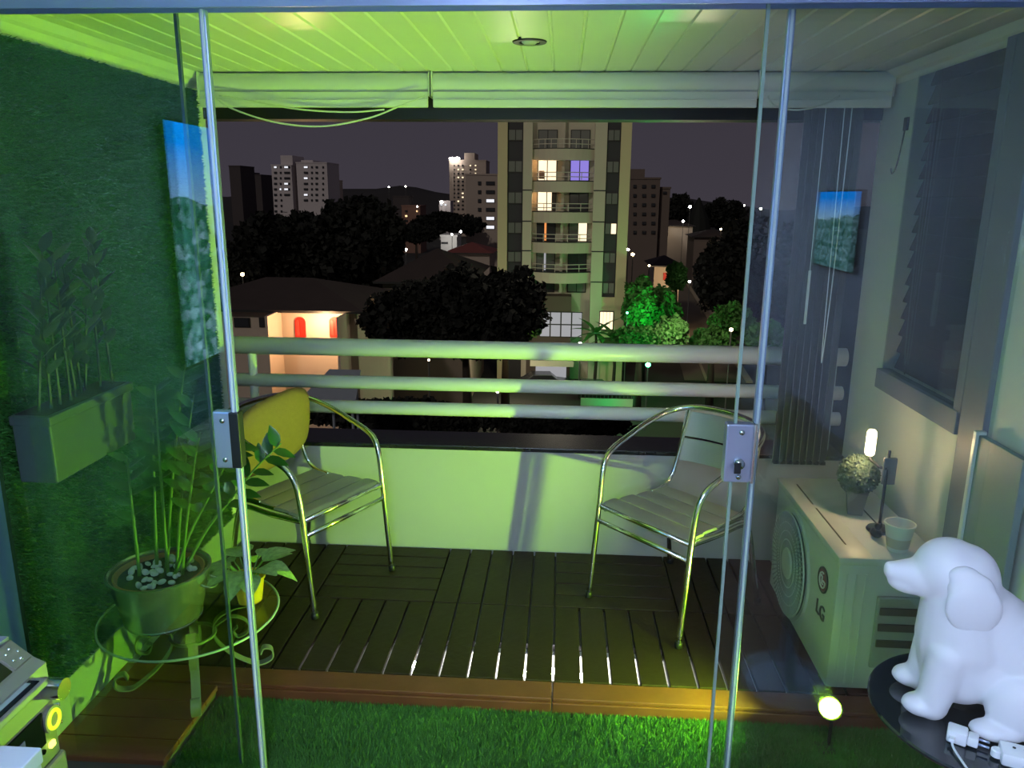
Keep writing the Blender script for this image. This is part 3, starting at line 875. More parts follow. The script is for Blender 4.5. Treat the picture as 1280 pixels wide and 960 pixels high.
tl = thing('table_lamp', 'slim dark lamp with a glowing warm bulb on the condenser', 'lamp', (1.165, 2.66, AZ+0.002))
autosmooth(MB().lathe([(0.042, 0.0), (0.044, 0.004), (0.040, 0.012), (0.010, 0.016), (0.008, 0.030)], (0, 0, 0), 32).build('base', MT['lamp_metal'], tl))
MB().tube([(0, 0, 0.014), (0, 0, 0.16), (0.006, 0.01, 0.30)], 0.0055, 10).build('stem', MT['lamp_metal'], tl, True)
MB().box(-0.012, 0.035, 0.0, 0.012, 0.175, 0.275, 0.004).build('back_plate', MT['lamp_shade'], tl)
autosmooth(MB().lathe([(0.012, 0.0), (0.017, 0.008), (0.017, 0.085), (0.012, 0.095)], (-0.035, 0.075, 0.26), 20).build('bulb', MT['bulb_warm'], tl))
MB().tube([(-0.035, 0.075, 0.262), (-0.033, 0.06, 0.245), (-0.02, 0.02, 0.235), (0, 0, 0.235)], 0.005, 8).build('arm', MT['lamp_metal'], tl, True)
bulb_l = light('table_lamp_light', 'POINT', (1.165-0.062, 2.66+0.075, AZ+0.30), 3.8, (1.0, 0.62, 0.34), shadow_soft_size=0.02)
gb = thing('figurine', 'small dark metal figurine beside the pale plastic cup', 'figurine', (1.13, 2.60, AZ+0.002))
MB().ellipsoid((0, 0, 0.018), (0.020, 0.026, 0.018), 14, 8).build('body', MT['lamp_metal'], gb, True)
MB().ellipsoid((-0.004, -0.018, 0.048), (0.012, 0.013, 0.014), 12, 8).build('head', MT['lamp_metal'], gb, True)
MB().tube([(0, -0.008, 0.02), (-0.002, -0.016, 0.04)], 0.008, 8).build('neck', MT['lamp_metal'], gb, True)

# green floodlight on the turf
fl = thing('floodlight', 'small floor floodlight blazing yellow-green on the turf before the condenser', 'lamp', LAMP-Vector((0, 0, 0.153)))
MB().box(-0.03, 0.03, -0.03, 0.03, 0.0, 0.008, 0.002).build('base', MT['lamp_metal'], fl)
MB().tube([(0.012, 0.01, 0.006), (0.012, 0.012, 0.15)], 0.006, 8).build('bracket', MT['lamp_metal'], fl)
dirv = Vector((-0.35, -0.62, 0.70)).normalized()
hd_rot = dirv.to_track_quat('Z', 'Y').to_euler()
hd = MB().lathe([(0.020, -0.040), (0.030, -0.032), (0.036, 0.014), (0.039, 0.016), (0.039, 0.022), (0.034, 0.022), (0.033, 0.012), (0.001, 0.012)], (0, 0, 0), 28).build('head', MT['lamp_metal'], fl)
hd.location = (0.0, 0, 0.150); hd.rotation_euler = hd_rot
autosmooth(hd)
ln = MB().lathe([(0.033, 0.013), (0.030, 0.020), (0.018, 0.026), (0.001, 0.028)], (0, 0, 0), 28).build('lens', MT['lens_green'], hd, True)

# led strip under the deck
ls_ = thing('led_strip', 'row of white LED lights shining up through the deck slits', 'led strip', (0, 2.620, -0.050))
MB().box(-1.15, 1.05, -0.100, 0.100, 0.0, 0.003).build('strip', MT['white_plastic'], ls_)
bulb_m = MB().box(-0.006, 0.006, -0.095, 0.060, 0.003, 0.008, 0.001).mesh('led', MT['led_white'])  # bars lengthened so the slits show long streaks of light
hot_m = MB().box(-0.009, 0.009, -0.014, 0.014, 0.008, 0.018, 0.003).mesh('led_chip', MT['led_hot'])
for k in range(-9, 7):
    x = 0.002+k*sw
    q = link('led', bulb_m, ls_, (x, 0, 0))
    if k in (-5, -1, 0, 1):
        link('led_chip', hot_m, q, (0, -0.075 if k in (-1, 1) else -0.05, 0))

wh = thing('wire_hook', 'thin dark wire dangling on the right wall beside the slatted window', 'wire', (XR-0.001, 3.27, 1.95))
MB().tube(bez([(-0.004, -0.02, 0.03), (-0.006, -0.01, -0.05), (-0.008, 0.01, -0.12), (-0.008, 0.04, -0.15), (-0.008, 0.06, -0.13)], 6), 0.003, 6).build('wire', MT['lamp_metal'], wh, True)
MB().box(-0.010, 0.0, -0.045, -0.010, 0.01, 0.06, 0.003).build('clip', MT['lamp_metal'], wh)
# narrow panel standing by the right wall
np_ = thing('upright_panel', 'narrow grey upright panel with a white edge against the right wall', 'panel', (XR-0.02, 2.20, 0.0))
MB().box(-0.022, 0.0, -0.09, 0.145, -0.058, 1.0, 0.002).build('panel', mat('panel_grey', (0.22, 0.28, 0.30), 0.5), np_)
MB().box(-0.030, 0.002, 0.145, 0.165, -0.058, 1.01, 0.003).build('edge_strip', MT['white_plastic'], np_)

# ================================================================== LIVING ROOM THINGS
rt = thing('round_table', 'small round smoked-glass table on the right inside the room', 'table', (0.870, 1.405, -0.055))
autosmooth(MB().lathe([(0.214, 0.0), (0.217, 0.003), (0.217, 0.007), (0.214, 0.010)], (0, 0, 0.745), 72).build('table_top', MT['smoked'], rt))
MB().tube([(0, 0, 0.02), (0, 0, 0.745)], 0.022, 16).build('column', MT['chrome'], rt, True)
autosmooth(MB().lathe([(0.15, 0.0), (0.15, 0.008), (0.10, 0.018), (0.03, 0.022)], (0, 0, 0), 40).build('base', MT['chrome'], rt))
MB().lathe([(0.06, 0.735), (0.06, 0.745)], (0, 0, 0), 24).build('top_mount', MT['chrome'], rt)
RTZ = 0.700

def blob_mesh(name, blobs, voxel, material, smooth_iter=6):
    mb = MB()
    for c, r_ in blobs:
        rr = r_ if isinstance(r_, tuple) else (r_, r_, r_)
        mb.ellipsoid(c, rr, 20, 14)
    o = mb.build(name+'_tmp', material)
    md = o.modifiers.new('r', 'REMESH'); md.mode = 'VOXEL'; md.voxel_size = voxel; md.use_smooth_shade = True
    ms = o.modifiers.new('s', 'SMOOTH'); ms.factor = 0.6; ms.iterations = smooth_iter
    dg = bpy.context.evaluated_depsgraph_get()
    me = bpy.data.meshes.new_from_object(o.evaluated_get(dg))
    bpy.data.objects.remove(o)
    for p in me.polygons: p.use_smooth = True
    me.materials.clear(); me.materials.append(material)
    me.name = name
    return me
def caps_(p0, p1, r0, r1, n=7):
    P0, P1 = Vector(p0), Vector(p1)
    return [(tuple(P0.lerp(P1, k/(n-1))), r0+(r1-r0)*k/(n-1)) for k in range(n)]
B = []
B += [((0.000, 0, 0.292), (0.066, 0.060, 0.066)), ((0.026, 0, 0.278), (0.066, 0.062, 0.072)), ((-0.022, 0, 0.302), (0.038, 0.046, 0.042))]
B += caps_((-0.035, 0, 0.272), (-0.098, 0, 0.277), 0.042, 0.019)
B += [((-0.104, 0, 0.286), (0.012, 0.014, 0.010)), ((-0.062, 0, 0.256), (0.046, 0.028, 0.022))]
B += caps_((0.030, 0, 0.250), (0.040, 0, 0.150), 0.070, 0.084)
B += caps_((0.040, 0, 0.150), (0.044, 0, 0.090), 0.084, 0.074)
B += caps_((0.062, 0, 0.215), (0.175, 0, 0.100), 0.066, 0.098)
B += caps_((0.060, 0, 0.110), (0.190, 0, 0.093), 0.080, 0.090)
for s in (-1, 1):
    B += caps_((0.010, s*0.046, 0.135), (-0.008, s*0.048, 0.024), 0.040, 0.031)
    B += [((-0.026, s*0.050, 0.021), (0.038, 0.029, 0.022))]
    B += [((0.150, s*0.078, 0.068), (0.080, 0.042, 0.070)), ((0.095, s*0.094, 0.019), (0.050, 0.028, 0.019))]
dog_me = blob_mesh('dog_body', B, 0.0042, MT['dog'], 8)
# ears
ear_b = []
for s in (-1, 1):
    ear_b.append(blob_mesh('ear', [((0.026, s*0.058, 0.282), (0.042, 0.014, 0.038)), ((0.032, s*0.066, 0.250), (0.050, 0.014, 0.054)), ((0.012, s*0.052, 0.306), (0.030, 0.014, 0.022))], 0.0036, MT['dog'], 5))
dg_t = thing('dog_lamp', 'white glowing plastic lamp shaped like a sitting dog on the round table', 'lamp', (0.772, 1.436, RTZ+0.001), R(-12))
link('body', dog_me, dg_t)
for e_ in ear_b:
    link('ear', e_, dg_t)

# chargers
ch = thing('charger', 'white phone charger plug with a cable on the round table', 'charger', (0.774, 1.314, RTZ+0.001), R(-30))
autosmooth(MB().box(-0.022, 0.012, -0.016, 0.016, 0.0, 0.026, 0.004).build('body', MT['white_plastic'], ch))
autosmooth(MB().box(0.012, 0.030, -0.012, 0.012, 0.003, 0.022, 0.003).build('plug', MT['white_plastic'], ch))
for s in (-1, 1):
    MB().tube([(0.030, s*0.0085, 0.012), (0.048, s*0.0085, 0.012)], 0.0022, 8).build('pin', MT['chrome'], ch, True)
MB().tube(bez([(-0.012, -0.017, 0.012), (-0.008, -0.035, 0.006), (0.012, -0.070, 0.0035), (0.028, -0.098, 0.0035)], 8), 0.0022, 8).build('cable', MT['white_plastic'], ch, True)
MB().box(-0.017, -0.007, -0.026, -0.015, 0.008, 0.016, 0.001).build('connector', MT['white_plastic'], ch)
c2 = thing('adapter', 'white plug adapter block at the near edge of the round table', 'adapter', (0.852, 1.262, RTZ+0.001), R(-20))
autosmooth(MB().box(-0.030, 0.030, -0.022, 0.022, 0.0, 0.026, 0.005).build('body', MT['white_plastic'], c2))
for xx in (-0.008, 0.010):
    MB().tube([(xx, 0.004, 0.0262), (xx, 0.004, 0.0268)], 0.003, 8).build('socket_hole', MT['hifi_black'], c2)
autosmooth(MB().lathe([(0.010, 0), (0.010, 0.012), (0.008, 0.014)], (-0.034, 0.0, 0.004), 16).build('nub', MT['white_plastic'], c2))

# hi-fi stack on a console, front facing +X
cn = thing('console', 'pale low console under the television holding the hi-fi', 'console', (-1.60, -0.15, -0.055))
MB().box(0.02, 0.86, -0.75, 1.25, 0.06, 0.77, 0.004).build('body', MT['console'], cn)
for k in range(4):
    dd = MB().box(0.86, 0.876, -0.745+k*0.5, -0.255+k*0.5, 0.09, 0.75, 0.003).build('door', MT['console'], cn)
    MB().tube([(0.89, -0.5+k*0.5-0.05, 0.62), (0.89, -0.5+k*0.5+0.05, 0.62)], 0.005, 8).build('handle', MT['chrome'], dd)
for yy in (-0.7, 1.2):
    for xx in (0.08, 0.80):
        MB().tube([(xx, yy, 0.0), (xx, yy, 0.062)], 0.02, 10).build('leg', MT['black_metal'], cn)
HX, HY, HZ = -0.800, 1.015, 0.72      # front face, far end, base
orange = emis('orange_led', (1.0, 0.25, 0.02), 3.0); yell = emis('yellow_ring', (0.75, 0.95, 0.02), 1.3); blue_d = emis('blue_display', (0.02, 0.015, 0.09), 1.0)
lime = emis('lime_led', (0.8, 1.0, 0.1), 4.0)
def hprism(prof, y0, y1):             # profile in x (forward of the front) and z
    return MB().prism([(x, z) for x, z in prof], 'y', y0, y1)
h1 = thing('hifi_unit', 'silver hi-fi top unit with disc tray out and round volume knob', 'hi-fi', (HX, HY, HZ+0.203))
MB().add([], [])
hb = hprism([(-0.30, 0.0), (0.012, 0.0), (0.012, 0.066), (-0.006, 0.074), (-0.040, 0.102), (-0.30, 0.106)], -0.34, 0.0).build('body', MT['hifi'], h1)
MB().box(-0.30, -0.042, -0.34, -0.001, 0.1035, 0.109).build('top_plate', MT['hifi_top'], h1)
dsp = hprism([(-0.009, 0.0765), (-0.037, 0.0995), (-0.036, 0.102), (-0.008, 0.0785)], -0.34, -0.045).build('display', MT['hifi_black'], h1)
for k in range(5):
    hprism([(-0.019, 0.086), (-0.026, 0.0925), (-0.025, 0.0945), (-0.018, 0.088)], -0.085-k*0.030, -0.066-k*0.030).build('light_bar', orange if k < 3 else lime, dsp)
cb_ = hprism([(-0.008, 0.0755), (-0.037, 0.0995), (-0.036, 0.1025), (-0.007, 0.0785)], -0.040, -0.004).build('button_disc', MT['hifi'], h1)
for k in range(5):
    a = 2*PI*k/5
    MB().ellipsoid((-0.0215-0.009*math.sin(a), -0.022+0.010*math.cos(a), 0.091+0.0074*math.sin(a)), (0.003, 0.0025, 0.0025), 8, 6).build('button', MT['alu_poly'], cb_, True)
tray = MB().box(0.0, 0.034, -0.34, -0.030, 0.048, 0.060, 0.002).build('disc_tray', MT['hifi'], h1)
MB().box(0.004, 0.028, -0.335, -0.040, 0.0595, 0.0615).build('tray_bed', MT['hifi_black'], tray)
MB().box(0.006, 0.020, -0.330, -0.048, 0.061, 0.0625).build('disc', mat('disc_face', (0.5, 0.6, 0.62), 0.15, 0.6), tray)
kn = MB().prism([(-0.006+0.0165*math.cos(2*PI*k/28), 0.024+0.0165*math.sin(2*PI*k/28)) for k in range(28)], 'x', 0.010, 0.040).build('knob', MT['alu_poly'], h1)
autosmooth(kn)
h2 = thing('hifi_unit', 'silver hi-fi middle unit with dark blue display and yellow ringed dial', 'hi-fi', (HX, HY+0.004, HZ+0.105))
MB().box(-0.30, 0.012, -0.344, 0.0, 0.0, 0.097, 0.004).build('body', MT['hifi'], h2)
d2_ = MB().box(0.010, 0.0145, -0.34, -0.032, 0.040, 0.094).build('display', MT['hifi_black'], h2)
MB().box(0.0143, 0.0152, -0.30, -0.075, 0.046, 0.078).build('screen', blue_d, d2_)
dlm = MB().prism([(-0.014+0.019*math.cos(2*PI*k/28), 0.070+0.022*math.sin(2*PI*k/28)) for k in range(28)], 'x', 0.011, 0.018).build('dial', MT['hifi'], h2)
rg = MB().tube([(0.019, -0.014+0.0125*math.cos(2*PI*k/28), 0.070+0.0145*math.sin(2*PI*k/28)) for k in range(28)], 0.0032, 8, closed=True).build('dial_ring', yell, dlm, True)
MB().box(0.011, 0.017, -0.026, -0.014, 0.024, 0.034, 0.002).build('lamp_button', lime, h2)
for k in range(4):
    MB().tube([(0.011, -0.040-k*0.013, 0.030), (0.0155, -0.040-k*0.013, 0.030)], 0.004, 10).build('button', MT['hifi_black'], h2)
for k in range(3):
    MB().tube([(0.011, 0.001, 0.052+0.016*k), (0.018, 0.003, 0.052+0.016*k)], 0.0028, 8).build('side_button', MT['alu_poly'], h2)
h3 = thing('hifi_unit', 'silver hi-fi bottom unit with a slim dark display', 'hi-fi', (HX+0.004, HY+0.012, HZ))
MB().box(-0.30, 0.012, -0.35, 0.0, 0.0, 0.104, 0.006).build('body', MT['hifi'], h3)
d3_ = MB().box(0.010, 0.0145, -0.30, -0.022, 0.034, 0.060).build('display', MT['hifi_black'], h3)
MB().box(0.0143, 0.0152, -0.12, -0.06, 0.040, 0.052).build('readout', emis('green_readout', (0.05, 0.30, 0.12), 0.6), d3_)
wb_ = thing('white_box', 'pale blue-white flat box in front of the hi-fi', 'box', (-0.765, 0.800, 0.716))
MB().box(-0.016, 0.045, -0.10, 0.09, 0.0, 0.215, 0.003).build('body', MT['pale_box'], wb_)
MB().box(-0.018, 0.047, -0.10, 0.092, 0.198, 0.222, 0.002).build('lid', MT['pale_box'], wb_)

# television and small screen, seen only as reflections in the glass
def screen_mat(name, strength):
    m = bpy.data.materials.new(name); m.use_nodes = True
    n = m.node_tree; n.nodes.clear()
    out = n.nodes.new('ShaderNodeOutputMaterial'); em = n.nodes.new('ShaderNodeEmission')
    em.inputs[1].default_value = strength
    t = n.nodes.new('ShaderNodeTexCoord'); sp = n.nodes.new('ShaderNodeSeparateXYZ')
    n.links.new(t.outputs['Generated'], sp.inputs[0])
    sky = n.nodes.new('ShaderNodeValToRGB')
    e = sky.color_ramp.elements
    e[0].position = 0.62; e[0].color = (0.25, 0.42, 0.62, 1); e[1].position = 0.92; e[1].color = (0.0, 0.22, 0.85, 1)
    n.links.new(sp.outputs['Z'], sky.inputs[0])
    vor = n.nodes.new('ShaderNodeTexVoronoi'); vor.inputs['Scale'].default_value = 26
    mp = n.nodes.new('ShaderNodeMapping'); mp.inputs['Scale'].default_value = (1, 1.7, 1.0)
    n.links.new(t.outputs['Generated'], mp.inputs[0]); n.links.new(mp.outputs[0], vor.inputs['Vector'])
    rp = n.nodes.new('ShaderNodeValToRGB')
    e = rp.color_ramp.elements
    e[0].position = 0.25; e[0].color = (0.01, 0.06, 0.05, 1); e[1].position = 0.9; e[1].color = (0.22, 0.38, 0.52, 1)
    rp.color_ramp.elements.new(0.55).color = (0.03, 0.12, 0.13, 1)
    bwn = n.nodes.new('ShaderNodeRGBToBW'); n.links.new(vor.outputs['Color'], bwn.inputs[0]); n.links.new(bwn.outputs[0], rp.inputs[0])
    nz = n.nodes.new('ShaderNodeTexNoise'); nz.inputs['Scale'].default_value = 2.2; n.links.new(t.outputs['Generated'], nz.inputs['Vector'])
    h1_ = n.nodes.new('ShaderNodeMath'); h1_.operation = 'MULTIPLY_ADD'; h1_.inputs[1].default_value = 0.35; h1_.inputs[2].default_value = 0.50
    n.links.new(nz.outputs['Fac'], h1_.inputs[0])
    gt = n.nodes.new('ShaderNodeMath'); gt.operation = 'GREATER_THAN'
    n.links.new(sp.outputs['Z'], gt.inputs[0]); n.links.new(h1_.outputs[0], gt.inputs[1])
    mx = n.nodes.new('ShaderNodeMix'); mx.data_type = 'RGBA'
    n.links.new(gt.outputs[0], mx.inputs[0]); n.links.new(rp.outputs[0], mx.inputs[6]); n.links.new(sky.outputs[0], mx.inputs[7])
    n.links.new(mx.outputs[2], em.inputs[0]); n.links.new(em.outputs[0], out.inputs[0])
    return m
tv = thing('television', 'large wall television showing a hillside town, reflected in the left glass', 'television', (RXL, 0.05, 0.99))
MB().box(0.004, 0.036, -0.86, 0.86, -0.012, 1.000, 0.004).build('body', MT['hifi_black'], tv)
MB().box(0.0355, 0.038, -0.85, 0.85, 0.0, 0.99).build('screen', screen_mat('tv_picture', 6.5), tv)
ss = thing('wall_screen', 'small wall screen with a blue landscape, reflected in the right glass', 'screen', (RXR, -0.66, 1.31))
MB().box(-0.03, -0.002, -0.34, 0.34, -0.01, 0.44, 0.004).build('body', MT['hifi_black'], ss)
MB().box(-0.032, -0.029, -0.33, 0.33, 0.0, 0.43).build('screen', screen_mat('screen_picture', 4.0), ss)
for xx, yy, lab in ((-0.25, 0.30, 'round white ceiling lamp in the living room near the glass doors'), (0.15, -1.7, 'round white ceiling lamp at the back of the living room')):
    cl_ = thing('ceiling_lamp', lab, 'lamp', (xx, yy, 2.38), 0, 'living room ceiling lamps')
    autosmooth(MB().lathe([(0.21, 0.0), (0.225, 0.008), (0.225, 0.068)], (0, 0, 0), 40).build('housing', MT['white_plastic'], cl_))
    MB().lathe([(0.205, -0.006), (0.210, 0.002)], (0, 0, 0), 40).build('diffuser', emis('lamp_diffuser', (0.60, 0.72, 1.0), 6.0), cl_)
flp = thing('fill_floor_lamp', 'added unseen floor lamp with a white globe behind the viewer, lighting the balcony', 'lamp', (-0.35, -0.75, -0.055))  # made-up lamp body around the added room fill
autosmooth(MB().lathe([(0.14, 0.0), (0.14, 0.012), (0.03, 0.022)], (0, 0, 0), 32).build('base', MT['lamp_metal'], flp))
MB().tube([(0, 0, 0.02), (0, 0, 1.37)], 0.011, 12).build('pole', MT['lamp_metal'], flp, True)
MB().lathe([(0.035, 1.352), (0.045, 1.36), (0.045, 1.375)], (0, 0, 0), 24).build('socket', MT['lamp_metal'], flp, True)
gm, gn, gbs = newmat('opal_globe'); gn.nodes.clear()
go_ = gn.nodes.new('ShaderNodeOutputMaterial'); gmx = gn.nodes.new('ShaderNodeMixShader'); gtr = gn.nodes.new('ShaderNodeBsdfTransparent'); gem = gn.nodes.new('ShaderNodeEmission')
gmx.inputs[0].default_value = 0.4; gem.inputs[0].default_value = (0.60, 0.72, 1.0, 1); gem.inputs[1].default_value = 4.0
gn.links.new(gtr.outputs[0], gmx.inputs[1]); gn.links.new(gem.outputs[0], gmx.inputs[2]); gn.links.new(gmx.outputs[0], go_.inputs[0])
MB().ellipsoid((0, 0, 1.475), (0.125, 0.125, 0.125), 28, 18).build('globe', gm, flp, True)
# ================================================================== THE TOWN AT NIGHT
GZ = -15.0
CM = dict(
    stone=mat('tower_render', (0.52, 0.49, 0.38), 0.8, var=0.06, scale=0.5),
    stone_y=mat('tower_pilaster', (0.56, 0.50, 0.30), 0.8, var=0.05, scale=0.5),
    stone_d=mat('tower_dark_panel', (0.022, 0.024, 0.030), 0.6),
    lobby=mat('lobby_brown', (0.085, 0.066, 0.05), 0.8, var=0.1, scale=0.5),
    wframe=mat('dark_window_frame', (0.02, 0.02, 0.02), 0.5),
    pane=mat('dark_pane', (0.13, 0.14, 0.13), 0.4),
    pane_d=mat('unlit_pane', (0.03, 0.033, 0.04), 0.3),
    iron=mat('balcony_rail', (0.55, 0.52, 0.44), 0.5),
    white_b=mat('white_block', (0.62, 0.56, 0.58), 0.8, var=0.05, scale=0.2),
    pink_b=mat('pinkish_block', (0.50, 0.40, 0.34), 0.8, var=0.05, scale=0.2),
    tan_b=mat('tan_block', (0.44, 0.36, 0.31), 0.8, var=0.06, scale=0.2),
    brown_b=mat('brown_block', (0.17, 0.13, 0.11), 0.8, var=0.1, scale=0.2),
    dark_b=mat('dark_block', (0.075, 0.062, 0.065), 0.9, var=0.1, scale=0.2),
    roof=mat('dark_tile_roof', (0.040, 0.028, 0.026), 0.8, var=0.25, scale=0.8),
    roof_red=mat('red_tile_roof', (0.22, 0.06, 0.05), 0.8, var=0.2, scale=0.8),
    house_w=mat('house_wall', (0.55, 0.46, 0.38), 0.85, var=0.06, scale=0.6),
    red_w=mat('red_window', (0.55, 0.02, 0.01), 0.5),
    ground=mat('town_ground', (0.020, 0.020, 0.018), 0.9, var=0.4, scale=0.05),
    asphalt=mat('street_asphalt', (0.16, 0.13, 0.09), 0.85, var=0.15, scale=0.3),
    pave=mat('pale_kerb', (0.40, 0.33, 0.22), 0.85),
    hill=mat('far_hillside', (0.035, 0.032, 0.034), 0.95, var=0.3, scale=0.02),
    leaf=mat('shaded_foliage', (0.0045, 0.006, 0.004), 0.8, var=0.5, scale=0.6),  # night darkness put into the leaf colour
    leaf_m=mat('lit_foliage', (0.040, 0.150, 0.024), 0.7, var=0.5, scale=0.6),  # lit copy of the leaves, green raised in place of stronger lamps
    bark=mat('bark', (0.03, 0.022, 0.016), 0.9),
    pole=mat('lamp_pole', (0.10, 0.10, 0.10), 0.6),
    car=mat('car_paint', (0.10, 0.10, 0.11), 0.25, 0.3),
    car_glass=mat('car_glass', (0.02, 0.02, 0.025), 0.1),
    tyre=mat('tyre', (0.01, 0.01, 0.01), 0.9),
    sheet=mat('blue_grey_sheet', (0.30, 0.34, 0.40), 0.6),
    lit_warm=emis('lit_warm', (1.0, 0.62, 0.30), 1.9),
    lit_cream=emis('lit_cream', (1.0, 0.80, 0.52), 1.5),
    lit_violet=emis('lit_violet', (0.36, 0.28, 0.95), 0.75),
    lit_white=emis('lit_white', (0.92, 0.93, 1.0), 1.0),
    lit_lobby=emis('lit_lobby', (0.62, 0.62, 0.66), 0.55),
    lit_orange=emis('lit_orange', (1.0, 0.36, 0.10), 0.9),
    lamp_w=emis('street_lamp_white', (1.0, 0.95, 0.86), 30.0),
    lamp_y=emis('street_lamp_yellow', (1.0, 0.74, 0.38), 22.0),
    lamp_g=emis('green_lamp', (0.08, 1.0, 0.36), 30.0),
)
struct(MB().box(-300, 300, 3.7, 700, GZ-1, GZ).build('floor_town', CM['ground']), 'dark ground of the town below')

# far hills
def hill(name, Y, pts, label):
    vs = []; fs = []
    top = [at(px, py, Y) for px, py in pts]
    n = len(top)
    for p in top:
        for (yy, zz) in ((Y-60, GZ), (Y-25, GZ+(p.z-GZ)*0.72), (Y, p.z), (Y+40, GZ)):
            vs.append((p.x, yy, zz))
    for i in range(n-1):
        for k in range(3):
            a = i*4+k
            fs.append((a, a+1, a+5, a+4))
    o = MB().add(vs, fs).build(name, CM['hill'], None, True)
    struct(o, label)
hp = [(-300, 250), (-100, 246), (60, 248), (200, 244), (285, 246), (330, 240), (380, 238), (430, 236), (470, 236), (500, 232), (520, 234), (545, 240), (565, 243), (600, 244), (650, 243), (720, 243), (800, 245), (860, 248), (900, 254), (935, 258), (970, 263), (1010, 262), (1080, 258), (1200, 258), (1400, 262), (1600, 262)]
hill('wall_hills', 520, hp, 'dark hills on the horizon')

class Fac:                                 # facade frame: u across, v up, measured on the photo bearing at distance Y
    def __init__(self, Y): self.Y = Y
    def X(self, px, py): return at(px, py, self.Y).x
    def Z(self, px, py): return at(px, py, self.Y).z

# ---- main tower
TY = 70.0
fx = Fac(TY)
xs = {k: fx.X(v, 235) for k, v in dict(a=622, b=634, c=653.5, d=665, e=742, f=757, g=774, h=787).items()}
tower = thing('apartment_tower', 'tall beige apartment tower with curved balconies and dark window stripes', 'building', ((xs['a']+xs['h'])/2, TY, GZ))
ox = (xs['a']+xs['h'])/2
def tb_(name, x0, x1, y0, y1, z0, z1, m, parent=None):
    return MB().box(x0-ox, x1-ox, y0, y1, z0-GZ, z1-GZ).build(name, m, parent or tower)
def ZT(py, px=705): return fx.Z(px, py)
ztop = ZT(60)
tb_('core', xs['a']+0.05, xs['h']-0.05, 1.0, 14.0, GZ, ztop, CM['stone'])
for a, b, m in (('a', 'b', 'stone_y'), ('c', 'd', 'stone'), ('e', 'f', 'stone'), ('g', 'h', 'stone_y')):
    tb_('pilaster', xs[a], xs[b], 0.0, 1.0, GZ, ztop, CM[m])
zlow = ZT(371)
for a, b in (('b', 'c'), ('f', 'g')):
    tb_('dark_stripe', xs[a], xs[b], 0.35, 1.0, zlow if a == 'f' else GZ, ztop, CM['stone_d'])
tb_('stripe_base', xs['f'], xs['g'], 0.1, 1.0, GZ, zlow, CM['stone_y'])
floors_w = [(161, 176), (200.5, 216), (240, 255.5), (278, 293), (315, 329), (352.5, 367)]
for i, (pa, pb) in enumerate(floors_w):
    z1, z0 = ZT(pa), ZT(pb)
    for j, (a, b) in enumerate((('b', 'c'), ('f', 'g'))):
        x0, x1 = xs[a]+0.06, xs[b]-0.06
        wv = tb_('window', x0, x1, 0.26, 0.40, z0, z1, CM['wframe'])
        xm = (x0+x1)/2
        for k, (p0, p1) in enumerate(((x0+0.06, xm-0.04), (xm+0.04, x1-0.06))):
            mm = CM['pane']
            if j == 1 and i == 3 and k == 1: mm = CM['lit_cream']
            tb_('pane', p0, p1, 0.22, 0.27, z0+0.08, z1-0.08, mm, wv)
    for px_ in ('d',):
        pass
# joints across the pilasters
for py in (238, 277, 314, 352):
    z = ZT(py)
    for a, b in (('c', 'd'), ('e', 'f')):
        tb_('joint', xs[a], xs[b], -0.02, 0.02, z-0.05, z+0.05, CM['stone_d'])
